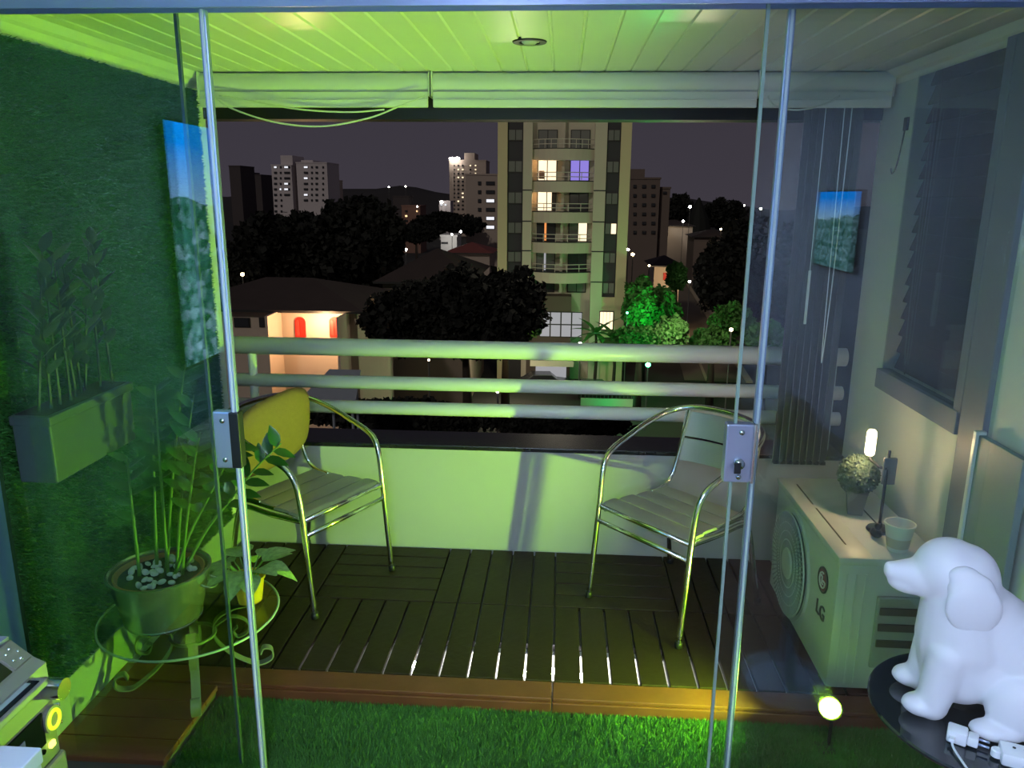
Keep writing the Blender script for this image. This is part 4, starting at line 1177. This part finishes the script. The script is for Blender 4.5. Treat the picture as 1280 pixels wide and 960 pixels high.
# balconies: (slab line, rail top, door top, left fill, right fill)
lev = [(186, 174, 161, 'dark', 'dark'), (226.5, 215.5, 199, 'warm', 'violet'), (265, 254.5, 239, 'warm2', 'dark2'), (303, 293, 277, 'slit', 'slitc'), (340.5, 330.5, 315, 'slitw', 'dark2'), (367, None, 352, 'dark2', 'dark')]
bx0, bx1 = xs['d'], xs['e']
bm_ = (bx0+bx1)/2
for i, (sl, rt_, dt, lf_, rf_) in enumerate(lev):
    zs = ZT(sl); zd = ZT(dt)
    zn = ZT(lev[i-1][0]) if i else ztop
    if rt_:
        # curved slab
        n = 10
        poly = [(bx0-ox, 1.0)]+[(bx0-ox+(bx1-bx0)*k/n, 0.55-1.15*math.sin(PI*k/n)**0.8) for k in range(n+1)]+[(bx1-ox, 1.0)]
        bal = MB().prism(poly, 'z', zs-0.95-GZ, zs-GZ).build('balcony', CM['stone'], tower)
        MB().prism([(x, y-0.02) for x, y in poly], 'z', zs-GZ-0.02, zs-GZ+0.05).build('balcony_edge', CM['stone_d'], bal)
        zr = ZT(rt_)
        for kz in (zr, zs+(zr-zs)*0.5):
            MB().tube([(x, y+0.08, kz-GZ) for x, y in poly[1:-1]], 0.035, 6).build('handrail', CM['iron'], bal)
        for k in range(0, n+1, 2 if i != 0 else 1):
            x, y = poly[1+k]
            MB().tube([(x, y+0.08, zs-GZ), (x, y+0.08, zr-GZ)], 0.030, 6).build('rail_post', CM['iron'], bal)
    tb_('divider', bm_-0.12, bm_+0.12, 0.2, 1.0, zs, zn-0.95 if i else zn, CM['stone'])
    for j, fill in enumerate((lf_, rf_)):
        s0, s1 = (bx0, bm_) if j == 0 else (bm_, bx1)
        x0 = s0+(s1-s0)*(0.16 if j == 0 else 0.22); x1 = s0+(s1-s0)*(0.80 if j == 0 else 0.86)
        bal_d = tb_('balcony_door', x0, x1, 0.90, 1.02, zs, zd, CM['wframe'])
        xm = (x0+x1)/2
        A = {'dark': (CM['pane'], CM['pane']), 'dark2': (CM['pane_d'], CM['pane_d']), 'warm': (CM['lit_cream'], CM['lit_cream']), 'warm2': (CM['lit_cream'], CM['lit_cream']), 'violet': (CM['lit_violet'], CM['lit_violet']),
             'slit': (CM['pane_d'], CM['pane_d']), 'slitc': (CM['pane'], CM['lit_cream']), 'slitw': (CM['pane'], CM['pane'])}[fill]
        xe = x1-0.08 if fill != 'warm2' else x1-0.25*(x1-x0)
        for (p0, p1), mm in zip(((x0+0.08, xm-0.04), (xm+0.04, xe)), A):
            tb_('pane', p0, p1, 0.86, 0.91, zs+0.1, zd-0.08, mm, bal_d)
        if fill in ('slit', 'slitw'):
            tb_('curtain_gap', xm-0.16, xm+0.02, 0.84, 0.865, zs+0.1, zd-0.1, CM['lit_orange'] if fill == 'slit' else CM['lit_lobby'], bal_d)
        if fill == 'warm':
            tb_('silhouette', xm-0.75, xm-0.25, 0.84, 0.86, zs+0.2, zs+0.9, CM['brown_b'], bal_d)
for i, dx in ((1, 0), (2, 0)):
    light('tower_balcony_light', 'POINT', ((bx0+bm_)/2-0.6, TY+0.35, ZT(lev[i][2])-0.2), 26.0, (1.0, 0.50, 0.22), shadow_soft_size=0.1)
# entrance
tb_('lobby_wall', xs['d']-0.3, xs['e']-1.7, -0.9, 1.0, GZ, ZT(369), CM['lobby'])
lw_ = tb_('lobby_window', fx.X(675, 400), fx.X(727.5, 400), -1.0, -0.85, ZT(419), ZT(388), CM['wframe'])
gx0, gx1, gz0, gz1 = fx.X(675, 400), fx.X(727.5, 400), ZT(419), ZT(388)
for r_ in range(2):
    for c_ in range(4):
        dx = (gx1-gx0)/4; dz = (gz1-gz0)/2
        tb_('pane', gx0+dx*c_+0.06, gx0+dx*(c_+1)-0.06, -1.04, -0.98, gz0+dz*r_+0.06, gz0+dz*(r_+1)-0.06, CM['lit_lobby'], lw_)
ew = tb_('window', fx.X(749, 400), fx.X(767, 400), -0.06, 0.1, ZT(412), ZT(388), CM['wframe'])
for k in range(4):
    a, b = fx.X(749, 400)+0.06, fx.X(767, 400)-0.06
    tb_('pane', a+(b-a)*k/4+0.01, a+(b-a)*(k+1)/4-0.02, -0.10, -0.05, ZT(411)+0.05, ZT(388)-0.08, CM['lit_cream'], ew)
tb_('entrance_canopy', xs['d']+0.2, xs['e']-1.4, -4.0, -0.9, ZT(447), ZT(440), CM['stone'])
tb_('entrance_glass', xs['d']+0.6, xs['e']-2.0, -1.0, -0.9, GZ, ZT(447), CM['lit_lobby'])
light('tower_facade_glow', 'POINT', (xs['a']+2, TY-9, GZ+3), 700.0, (1.0, 0.84, 0.58), shadow_soft_size=0.3)
light('tower_facade_glow_b', 'POINT', (xs['h']+3, TY-14, GZ+8), 700.0, (1.0, 0.84, 0.58), shadow_soft_size=0.3)
light('tower_facade_glow_c', 'POINT', (ox, TY-22, GZ+20), 1100.0, (1.0, 0.90, 0.66), shadow_soft_size=0.3)
light('green_garden_light', 'POINT', at(808, 400, TY-5.5), 560.0, (0.03, 1.0, 0.16), shadow_soft_size=0.1)
light('green_garden_light_b', 'POINT', at(746, 424, TY-6.5), 70.0, (0.03, 1.0, 0.22), shadow_soft_size=0.1)
light('green_garden_light_c', 'POINT', at(802, 428, TY-15.5), 200.0, (0.03, 1.0, 0.20), shadow_soft_size=0.1)

# ---- generic blocks
def block(name, label, Y, x0, x1, ytop, depth, m, rows=(), lit=(), ybot=None, extra=(), wpx=None, litm='lit_white'):
    f = Fac(Y)
    X0, X1 = f.X(x0, ytop), f.X(x1, ytop)
    Zt = f.Z((x0+x1)/2, ytop)
    t = thing(name, label, 'building', ((X0+X1)/2, Y, GZ), 0)
    oX = (X0+X1)/2
    MB().box(X0-oX, X1-oX, 0, depth, 0, Zt-GZ).build('wall', m, t)
    MB().box(X0-oX-0.15, X1-oX+0.15, -0.15, depth, Zt-GZ, Zt-GZ+0.35).build('parapet', m, t)
    for (a, b, c, d) in extra:                           # roof boxes px
        MB().box(f.X(a, c)-oX, f.X(b, c)-oX, 1.0, depth-1, Zt-GZ, f.Z(a, c)-GZ).build('roof_house', m, t)
    i = 0
    for (py, cols, hpx) in rows:
        for cx_, wd in cols:
            z = f.Z(cx_, py); h = f.Z(cx_, py-hpx/2)-f.Z(cx_, py+hpx/2)
            xx = f.X(cx_, py); ww = f.X(cx_+wd/2, py)-f.X(cx_-wd/2, py)
            isl = (round(cx_), round(py)) in lit
            wn_ = MB().box(xx-ww/2-oX, xx+ww/2-oX, -0.25, 0.05, z-h/2-GZ, z+h/2-GZ).build('window', CM['wframe'], t)
            MB().box(xx-ww*0.44-oX, xx+ww*0.44-oX, -0.32, -0.22, z-h*0.42-GZ, z+h*0.42-GZ).build('pane', CM[litm] if isl else CM['pane_d'], wn_)
            i += 1
    return t
rowsA = [(209+6.9*k, [(344.5, 3.5), (351, 2), (358, 5), (361.5, 2)] if k < 6 else [(345, 3), (352, 2)], 2.6) for k in range(9)]
block('apartment_block', 'white apartment block with scattered lit windows at far left', 260, 339, 364, 207, 14, CM['white_b'], rowsA, {(344, 209), (358, 209), (345, 216), (358, 230), (351, 237), (358, 237)}, extra=[(349, 364, 194, 0)])
rowsB = [(209+6.9*k, [(382.5, 5), (390, 2), (396, 3), (404, 2)], 2.6) for k in range(7)]
block('apartment_block', 'pale right wing of the white apartment block at far left', 261, 370, 408.5, 204, 14, CM['white_b'], rowsB, {(382, 209), (382, 223), (382, 244)}, extra=[(375, 390, 200, 0)])
rowsC = [(207+4.95*k, [(568, 1.6), (573, 2.4), (578.5, 2.4), (588, 2), (594.5, 2)], 2.0) for k in range(12)]
block('apartment_block', 'distant sand-coloured high-rise with bright lamps along its roof', 330, 561.5, 607.5, 201, 16, CM['pink_b'], rowsC,
      {(572, 212), (573, 212), (578, 212), (572, 222), (573, 222), (578, 222), (588, 207), (594, 207), (578, 242), (578, 247), (573, 257), (572, 257), (578, 257), (594, 217), (594, 212), (573, 252)}, extra=[(580, 593, 191, 0)], litm='lit_cream')
for px_, py_, lab in ((564.5, 198.3, 'white lamp at the roof corner of the distant high-rise'), (571.5, 198, 'brightest white lamp on the roof of the distant high-rise')):
    o = MB().ellipsoid((0, 0, 0), (1.1, 0.6, 0.55), 12, 8).build('roof_lamp', CM['lamp_w'], None, True, at(px_, py_, 328))
    tag(o, lab, 'lamp', 'roof lamps of the distant high-rise')
rowsD = [(229+11*k, [(599.5, 4), (613, 11)], 4.5) for k in range(6)]
block('apartment_block', 'tan apartment block directly left of the tower with two white lit windows', 185, 582, 623, 219, 14, CM['tan_b'], rowsD, {(613, 273), (613, 284), (613, 251)})
rowsE = [(233+11.5*k, [(793.5, 4), (805, 5), (816.5, 5)], 4.0) for k in range(6)]
block('apartment_block', 'brown apartment block behind the right edge of the tower', 150, 780, 825.5, 224, 14, CM['brown_b'], rowsE, set(), extra=[(786, 807, 211, 0)])
block('apartment_block', 'low stepped brown annex right of the brown block', 152, 826, 838, 236, 12, CM['brown_b'], [(241, [(831, 5)], 3)], set())
block('apartment_block', 'dark unlit block beside the left glass door', 300, 286, 300, 208, 14, CM['dark_b'])
block('apartment_block', 'lower dark unlit block left of the white block', 330, 301, 326, 219, 14, CM['dark_b'], extra=[(303, 310, 215, 0)])
block('apartment_block', 'small orange-lit block behind the white apartment block', 300, 408, 419, 226, 10, CM['pink_b'], [(218+0, [], 1), (230, [(411, 2), (415, 2)], 1.6), (234, [(411, 2), (415, 2)], 1.6)], {(411, 230), (415, 230), (411, 234), (415, 234)}, litm='lit_warm')
block('apartment_block', 'reddish-brown low block left of the distant high-rise', 230, 502, 525, 258, 10, mat('reddish_block', (0.24, 0.13, 0.10), 0.9, var=0.1), [(264, [(508, 3), (521.5, 2)], 2.5), (270, [(508, 3), (521.5, 2)], 2.5), (276, [(508, 3), (521.5, 2)], 2.5)], {(521, 264), (522, 264), (521, 276), (522, 276), (508, 270)}, litm='lit_warm')
block('apartment_block', 'grey low block on the hillside above the trees', 300, 491, 511, 246, 8, CM['dark_b'])
block('house', 'white floodlit low house with one dark slot window', 140, 551, 571, 296, 6, mat('bright_white_wall', (0.75, 0.74, 0.72), 0.8), [(303.5, [(556, 8)], 2)], set())
light('white_house_light', 'POINT', at(562, 299, 136), 260.0, (1.0, 0.97, 0.92), shadow_soft_size=0.2)
block('house', 'pale building glowing under lamps below the distant high-rise', 300, 549, 563, 252, 8, CM['white_b'], [(256, [(552, 3), (557, 3)], 2.4)], {(552, 256), (557, 256)})

# ---- houses
def hip_house(name, label, Y, x0, x1, yeave, yridge, depth, wallm, roofm, zb=None, over=0.6):
    f = Fac(Y)
    X0, X1 = f.X(x0, yeave), f.X(x1, yeave)
    Ze = f.Z((x0+x1)/2, yeave)
    Zr = Ze+depth*0.5*0.30
    oX = (X0+X1)/2
    t = thing(name, label, 'house', (oX, Y, GZ))
    MB().box(X0-oX, X1-oX, 0, depth, 0, Ze-GZ).build('wall', wallm, t)
    hx = (X1-X0)/2+over; h = depth/2
    z = Ze-GZ
    vs = [(-hx, -over, z), (hx, -over, z), (hx, depth+over, z), (-hx, depth+over, z), (-hx+h, h, Zr-GZ), (hx-h, h, Zr-GZ)] if hx > h else [(-hx, -over, z), (hx, -over, z), (hx, depth+over, z), (-hx, depth+over, z), (-0.1, h, Zr-GZ), (0.1, h, Zr-GZ)]
    MB().add(vs, [(0, 1, 5, 4), (1, 2, 5), (2, 3, 4, 5), (3, 0, 4), (3, 2, 1, 0)]).build('roof', roofm, t)
    MB().box(-hx, hx, -over-0.06, -over, z-0.14, z+0.02).build('gutter', CM['wframe'], t)
    return t, f, oX, Ze
HYy = 48.0
hh, f, oX, Ze = hip_house('house', 'low house with a floodlit porch wall and red arched windows', HYy, 215, 446, 386, 340, 10, CM['house_w'], CM['roof'])
def arch(parent, name, f, px, pw, ptop, pbot, y0, y1, m):
    xx = f.X(px, ptop)-oX; ww = f.X(px+pw/2, ptop)-f.X(px-pw/2, ptop)
    zt = f.Z(px, ptop)-GZ; zb = f.Z(px, pbot)-GZ
    poly = [(xx-ww/2, zb), (xx+ww/2, zb)]+[(xx+ww/2*math.cos(R(d)), zt-ww/2+ww/2*math.sin(R(d))) for d in range(0, 181, 15)]
    return MB().prism(poly, 'y', y0, y1).build(name, m, parent)
for px_ in (375, 418):
    a_ = arch(hh, 'arched_window', f, px_, 13, 396, 421, -0.10, 0.02, CM['red_w'])
    arch(a_, 'pane', f, px_-2.5, 4, 400, 419, -0.14, -0.09, mat('pink_pane', (0.62, 0.05, 0.035), 0.4))
    arch(a_, 'pane', f, px_+2.5, 4, 400, 419, -0.14, -0.09, CM['red_w'])
for px_ in (303, 334.5):
    wv = MB().box(f.X(px_-10, 405)-oX, f.X(px_+10, 405)-oX, -0.08, 0.02, f.Z(px_, 409)-GZ, f.Z(px_, 397)-GZ).build('window', CM['wframe'], hh)
    MB().box(f.X(px_-8.5, 405)-oX, f.X(px_+8.5, 405)-oX, -0.12, -0.07, f.Z(px_, 408)-GZ, f.Z(px_, 398)-GZ).build('pane', CM['pane_d'], wv)
MB().box(f.X(349, 400)-oX, f.X(352, 400)-oX, -2.4, 0.0, 0, Ze-GZ-0.1).build('porch_pier', CM['house_w'], hh)
MB().box(f.X(434, 400)-oX, f.X(437, 400)-oX, -2.4, 0.0, 0, Ze-GZ-0.1).build('porch_pier', CM['house_w'], hh)
light('porch_light', 'POINT', at(396, 402, HYy-1.7), 800.0, (1.0, 0.60, 0.30), shadow_soft_size=0.15)
light('porch_light_b', 'POINT', at(426, 396, HYy-0.7), 25.0, (1.0, 0.72, 0.45), shadow_soft_size=0.08)
hip_house('house', 'large dark hip-roofed house in the centre behind the trees', 59.5, 478, 582, 352, 310, 14, CM['brown_b'], CM['roof'])
hip_house('house', 'red-roofed low house left of the tower base', 118, 560, 612, 316, 305, 9, CM['tan_b'], CM['roof_red'])
h4, f, oX, Ze = hip_house('house', 'street-lit small house right of the green trees', 100, 818, 850, 332, 318, 7, CM['house_w'], CM['roof'])
MB().box(f.X(829, 345)-oX, f.X(833, 345)-oX, -0.1, 0.05, f.Z(831, 350)-GZ, f.Z(831, 341)-GZ).build('door', CM['red_w'], h4)
hip_house('house', 'low dark house with a long lit eave below the skyline trees', 180, 822, 866, 282, 272, 8, CM['house_w'], CM['roof'])
hip_house('house', 'dark roofed house under the round skyline tree', 150, 868, 920, 296, 286, 8, CM['brown_b'], CM['roof'])
light('street_glow_right', 'POINT', at(829, 349, 95), 500.0, (1.0, 0.72, 0.42), shadow_soft_size=0.3)
light('street_glow_right_b', 'POINT', at(834, 288, 174), 260.0, (1.0, 0.86, 0.62), shadow_soft_size=0.3)

# street with garden wall at the right
def ground_pt(px, py): 
    d = ray(px, py); return CAM+d*((GZ-CAM.z)/d.z)
g0, g1 = ground_pt(857, 440), ground_pt(842, 396)
sdir = Vector((g1.x-g0.x, g1.y-g0.y, 0)).normalized(); snr = Vector((sdir.y, -sdir.x, 0))
def ribbon(name, a, b, w0, w1, z0, z1, m, parent=None):
    vs = []
    for p in (a, b):
        for ww in (w0, w1):
            for z in (z0, z1):
                q = Vector(p)+snr*ww
                vs.append((q.x, q.y, GZ+z))
    return MB().add(vs, [(0, 1, 3, 2), (4, 6, 7, 5), (0, 4, 5, 1), (2, 3, 7, 6), (0, 2, 6, 4), (1, 5, 7, 3)]).build(name, m, parent)
sa = Vector((g0.x, g0.y, 0))-sdir*14; sb = Vector((g1.x, g1.y, 0))+sdir*55
st_ = sempty('floor_street'); st_['label'] = 'side street lit by lamps at the right'
ribbon('roadway', sa, sb, -1.0, 4.6, 0.0, 0.05, CM['asphalt'], st_)
ribbon('pavement', sa, sb, 0.9, 1.15, 0.0, 0.16, CM['pave'], st_)
ribbon('pavement', sa, sb, 4.6, 5.2, 0.0, 0.18, CM['pave'], st_)
gw = ribbon('garden_wall', Vector((g1.x, g1.y, 0))-sdir*3.5, Vector((g1.x, g1.y, 0))+sdir*6, 5.3, 5.6, 0, 2.6, CM['house_w'])
tag(gw, 'pale garden wall lit beside the street at the right', 'wall')
light('street_lamp_glow', 'POINT', ground_pt(876, 420)+Vector((-1.5, 2.0, 6.5)), 260.0, (1.0, 0.74, 0.40), shadow_soft_size=0.2)

# ---- trees
def tree(name, label, crowns, Ybase, m, n, size, px_trunk, group='trees in the town', parts=True):
    # crowns: (px, py, Y, rx_px, rz_px)
    first = crowns[0]
    base = at(px_trunk, first[1], Ybase); base = Vector((base.x, base.y, GZ))
    t = thing(name, label, 'tree', base, 0, group)
    Vs = []
    tot = sum(c[3]*c[4] for c in crowns)
    for (px, py, Y, rx, rz) in crowns:
        c = at(px, py, Y)-base
        s = Y/F_PX
        k = int(n*rx*rz/tot)
        u = RNG.normal(size=(k, 3)); u /= np.linalg.norm(u, axis=1)[:, None]
        lump = 1+0.16*np.sin(u[:, 0]*7+px)*np.cos(u[:, 2]*6+py)+0.08*np.sin(u[:, 1]*13+u[:, 0]*9)
        rad = (0.62+0.40*RNG.random(k)**0.6)*lump
        ctr = np.array(c)+u*np.array([rx*s, min(rx, rz)*s*1.0, rz*s])*rad[:, None]
        a1 = RNG.normal(size=(k, 3)); a1 /= np.linalg.norm(a1, axis=1)[:, None]
        a2 = np.cross(a1, RNG.normal(size=(k, 3))); a2 /= np.linalg.norm(a2, axis=1)[:, None]
        sz = size*s*(0.6+0.8*RNG.random((k, 1)))
        Vs.append(np.stack([ctr-a1*sz, ctr+a2*sz*0.7, ctr+a1*sz, ctr-a2*sz*0.7], 1).reshape(-1, 3))
    V = np.concatenate(Vs)
    link('crown', quads_mesh('crown', V, len(V)//4, m), t)
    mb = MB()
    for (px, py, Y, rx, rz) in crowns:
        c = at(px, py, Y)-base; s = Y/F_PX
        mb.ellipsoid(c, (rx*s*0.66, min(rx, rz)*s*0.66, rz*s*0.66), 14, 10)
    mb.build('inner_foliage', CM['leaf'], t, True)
    top = at(first[0], first[1], first[2])-base
    MB().tube([(0, 0, 0), (top.x*0.3, top.y*0.3, top.z*0.5), tuple(top)], [0.35, 0.28, 0.12], 8).build('trunk', CM['bark'], t, True)
    return t
L, LM = CM['leaf'], CM['leaf_m']
tree('street_tree', 'huge dark spreading tree behind the lit house at the left', [(400, 320, 80, 95, 52), (450, 275, 82, 50, 27), (335, 310, 78, 42, 42), (480, 300, 80, 25, 40)], 80, L, 14000, 5, 400)
tree('street_tree', 'dark leafy tree with street-lit gaps in front of the tower base', [(580, 390, 44, 95, 50), (640, 378, 45, 40, 40), (512, 402, 44, 58, 40), (600, 422, 43, 60, 25)], 44, L, 16000, 5, 585)
tree('street_tree', 'tall dark tree mass at the right behind the sliding glass', [(905, 345, 90, 36, 48), (935, 335, 90, 40, 60), (985, 350, 92, 50, 60)], 90, L, 9000, 4, 910)
tree('skyline_tree', 'round dark skyline tree at the right of the conifer', [(905, 268, 200, 26, 17)], 200, L, 2500, 2.2, 905)
tree('skyline_tree', 'rounded dark tree on the skyline just right of the brown block', [(850, 262, 204, 14, 18), (832, 268, 204, 14, 9)], 204, L, 2500, 2.2, 850)
tree('skyline_tree', 'dark low tree canopy below the distant high-rise', [(555, 278, 180, 40, 12), (585, 282, 175, 20, 10)], 180, L, 3000, 2.5, 560)
tree('skyline_tree', 'dark canopy left of the white floodlit house', [(520, 292, 150, 32, 10)], 150, L, 2500, 2.5, 520)
tree('garden_tree', 'tall tree lit bright green beside the tower', [(802, 382, 68, 22, 34), (825, 395, 69, 24, 34)], 68, LM, 8000, 3.2, 806)
tree('garden_tree', 'green-lit bush in front of the tall green tree', [(800, 424, 58, 38, 15), (838, 418, 59, 20, 22)], 58, LM, 6000, 3.0, 800)
tree('garden_tree', 'street-lit shrub beside the street at the right', [(890, 425, 62, 26, 16), (915, 400, 66, 26, 20)], 62, LM, 6000, 2.8, 892)
tree('garden_tree', 'dim green shrub behind the right sliding glass', [(958, 425, 60, 26, 22)], 60, LM, 3000, 2.8, 958)
tree('garden_tree', 'small tree in front of the lit house at the right street', [(846, 345, 92, 12, 16)], 92, LM, 2500, 2.4, 846)
tree('street_tree', 'dark tree beside the left glass door in front of the houses', [(305, 345, 67, 26, 22), (280, 330, 69, 30, 26)], 67, L, 5000, 3.5, 300)
tree('garden_tree', 'dark bush line below the railing in the middle', [(500, 520, 30, 130, 22), (700, 530, 30, 90, 16)], 30, L, 7000, 5, 520)
tree('garden_tree', 'added shrub standing in for street-lit leaves of the dark tree before the tower', [(632, 408, 49.0, 42, 22)], 49.0, LM, 5000, 3.0, 632)  # extra shrub in the lit leaf colour, added to show lamplight on the tree
light('foliage_street_light', 'POINT', at(640, 430, 47.2), 130.0, (1.0, 0.78, 0.38), shadow_soft_size=0.15)
# conifer
cbase = at(873, 262, 195); cbase = Vector((cbase.x, cbase.y, GZ))
cf = thing('skyline_tree', 'pointed dark conifer on the skyline', 'tree', cbase, 0, 'trees in the town')
zt = at(873, 247, 195).z-GZ
MB().lathe([(4.6, zt-14), (3.6, zt-9), (2.6, zt-5), (1.2, zt-2), (0.2, zt)], (0, 0, 0), 12).build('crown', L, cf)
MB().tube([(0, 0, 0), (0, 0, zt-9)], 0.4, 8).build('trunk', CM['bark'], cf)
# palms lit green by the tower
fr = leaf_mesh('frond', 2.2, 0.5, LM, bend=0.45, fold=0.2, seg=5)
for px_, py_, Yp, lab in ((745, 418, 67, 'green-lit palm in front of the tower corner window'), (768, 424, 61.5, 'shorter green-lit palm beside the tower corner window')):
    c = at(px_, py_, Yp)
    pm = thing('palm', lab, 'tree', (c.x, c.y, GZ), 0, 'palms by the tower')
    MB().tube([(0, 0, 0), (0.1, 0, (c.z-GZ)*0.6), (0, 0, c.z-GZ)], [0.16, 0.13, 0.10], 8).build('trunk', CM['bark'], pm)
    for k in range(14):
        a = k*2.4; el = R(60-6*k)
        dr = Vector((math.cos(a)*math.cos(el), math.sin(a)*math.cos(el), math.sin(el)))
        q = link('frond', fr, pm, (0, 0, c.z-GZ))
        xax = dr.cross(Vector((0, 0, 1))).normalized(); zax = xax.cross(dr)
        q.rotation_euler = Matrix((xax, dr, zax)).transposed().to_euler()

# ---- street lamps: pole down to the ground and a glowing head
def lamp(px, py, Y, r_px, key, label):
    c = at(px, py, Y)
    s = Y/F_PX
    t = thing('street_lamp', label, 'lamp', (c.x, c.y, GZ), 0, 'lamps glowing in the town')
    MB().ellipsoid((0, 0, c.z-GZ), (r_px*s, r_px*s, r_px*s*0.85), 10, 8).build('lamp_head', CM[key], t, True)
    MB().tube([(0, 0.1*s, 0), (0, 0.1*s, c.z-GZ-r_px*s*0.7)], max(0.05, 0.22*s), 6).build('pole', CM['pole'], t)
lamp(303, 343, 62.5, 2.4, 'lamp_y', 'yellow lamp in the foliage beside the left glass door')
lamp(474, 313, 120, 1.8, 'lamp_w', 'white street lamp at the right edge of the huge dark tree')
lamp(507, 312, 120, 2.0, 'lamp_w', 'white street lamp above the centre hip roof')
lamp(448, 313, 121, 0.8, 'lamp_w', 'small white light between the huge tree and centre roof')
lamp(560, 268, 200, 2.6, 'lamp_w', 'bright white lamp in front of the dark canopy below the high-rise')
lamp(552, 252.5, 297, 1.8, 'lamp_w', 'white lamp left of the high-rise foot')
lamp(565, 293, 135, 1.3, 'lamp_w', 'white lamp above the floodlit low house')
lamp(576, 289.5, 150, 1.6, 'lamp_w', 'white lamp right of the floodlit low house')
lamp(582, 325, 110, 2.0, 'lamp_w', 'white lamp on the roof line left of the tower')
lamp(785, 312, 75, 1.8, 'lamp_w', 'white street lamp touching the right edge of the tower')
lamp(791, 318, 78, 2.2, 'lamp_y', 'warm lamp just right of the tower edge')
lamp(811.5, 332, 85, 1.4, 'lamp_y', 'small warm lamp above the green trees')
lamp(862, 352, 88, 1.7, 'lamp_w', 'white street lamp above the side street')
lamp(862.5, 258.5, 170, 1.8, 'lamp_w', 'white lamp left of the pointed conifer')
lamp(854, 276.5, 176, 1.6, 'lamp_w', 'white lamp at the end of the long lit eave')
lamp(832, 290, 176, 1.2, 'lamp_y', 'small yellow lamp under the long lit eave')
lamp(901, 286.5, 148, 1.4, 'lamp_y', 'small yellow light under the round skyline tree')
lamp(929.5, 257, 300, 1.6, 'lamp_w', 'white lamp on the skyline beside the sliding glass edge')
lamp(951, 261, 300, 1.4, 'lamp_w', 'white lamp on the skyline seen through the sliding glass')
lamp(914, 412, 60, 2.4, 'lamp_y', 'yellow lamp in the shrub at the right')
lamp(521.5, 258, 225, 1.0, 'lamp_w', 'tiny white light at the top of the reddish block')
lamp(486, 233.5, 440, 0.9, 'lamp_w', 'left tiny light on the far hilltop')
lamp(507, 233, 440, 0.9, 'lamp_w', 'right tiny light on the far hilltop')
lamp(536, 450, 41, 1.5, 'lamp_y', 'warm lamp between the top and middle rails')
lamp(622, 489, 36, 2.4, 'lamp_w', 'bright white lamp between the middle and lower rails')
lamp(725, 430, 66, 2.6, 'lamp_w', 'bright white lamp at the tower entrance')
lamp(784, 391, 66, 1.4, 'lamp_g', 'green garden lamp at the tower corner')
lamp(810, 456, 55, 3.2, 'lamp_g', 'bright green lamp below the top rail')
lamp(313, 443, 44, 1.6, 'lamp_y', 'warm lamp under the top rail in front of the lit house')

# ---- cars and small structures seen between the rails
def car(label, px, py, Y, rz):
    c = ground_pt(px, py)
    t = thing('car', label, 'car', (c.x, c.y, GZ+0.05), rz, 'cars outside the tower')
    body = [(-2.1, 0.35), (2.1, 0.35), (2.15, 0.75), (1.2, 0.88), (0.6, 1.38), (-1.1, 1.42), (-1.8, 0.95), (-2.15, 0.85)]
    MB().prism(body, 'y', -0.85, 0.85).build('body', CM['car'], t)
    MB().prism([(1.05, 0.92), (0.55, 1.33), (-1.05, 1.36), (-1.6, 0.96)], 'y', -0.87, 0.87).build('window', CM['car_glass'], t)
    for x in (-1.35, 1.35):
        for y in (-0.8, 0.8):
            MB().tube([(x, y-0.1, 0.31), (x, y+0.1, 0.31)], 0.31, 14).build('wheel', CM['tyre'], t)
car('dark parked car before the tower entrance', 680, 486, 0, R(8))
car('second dark parked car right of the tower entrance', 745, 497, 0, R(4))
c = at(418, 480, 26)
aw = MB().add([(-1.1, -0.6, -0.45), (0.9, -0.6, -0.45), (0.75, 0.8, 0.35), (-0.4, 0.8, 0.35), (-1.1, -0.6, -0.53), (0.9, -0.6, -0.53), (0.75, 0.8, 0.27), (-0.4, 0.8, 0.27)], [(0, 1, 2, 3), (7, 6, 5, 4), (0, 4, 5, 1), (1, 5, 6, 2), (2, 6, 7, 3), (3, 7, 4, 0)])
for x, y in ((-0.95, -0.5), (0.75, -0.5), (0.6, 0.7), (-0.3, 0.7)):
    aw.tube([(x, y, -0.4), (x, y, GZ-c.z)], 0.05, 6)
tag(aw.build('awning', CM['sheet'], None, False, c), 'blue-grey sheet awning sloping behind the lower rails', 'awning')
gf = thing('garden_fence', 'low garden wall lit green below the top rail', 'fence', (at(765, 462, 60).x, 60, GZ))
MB().box(-2.4, 2.4, 0, 0.15, 0, 1.0).build('base_wall', CM['house_w'], gf)
for k in range(16):
    MB().box(-2.4+k*0.31, -2.35+k*0.31, 0.05, 0.10, 1.0, 1.8).build('bar', CM['pole'], gf)
light('fence_green_light', 'POINT', (at(765, 462, 58).x, 58, GZ+1.2), 130.0, (0.05, 1.0, 0.25), shadow_soft_size=0.1)
gwl = MB().box(-4.0, 4.0, 0, 0.2, 0, 2.2).build('street_wall', CM['house_w'], None, False, (at(505, 475, 38).x, 38, GZ))
gwl.data.materials[0] = CM['tan_b']
tag(gwl, 'dim yellowish garden wall between the rails left of centre', 'wall')
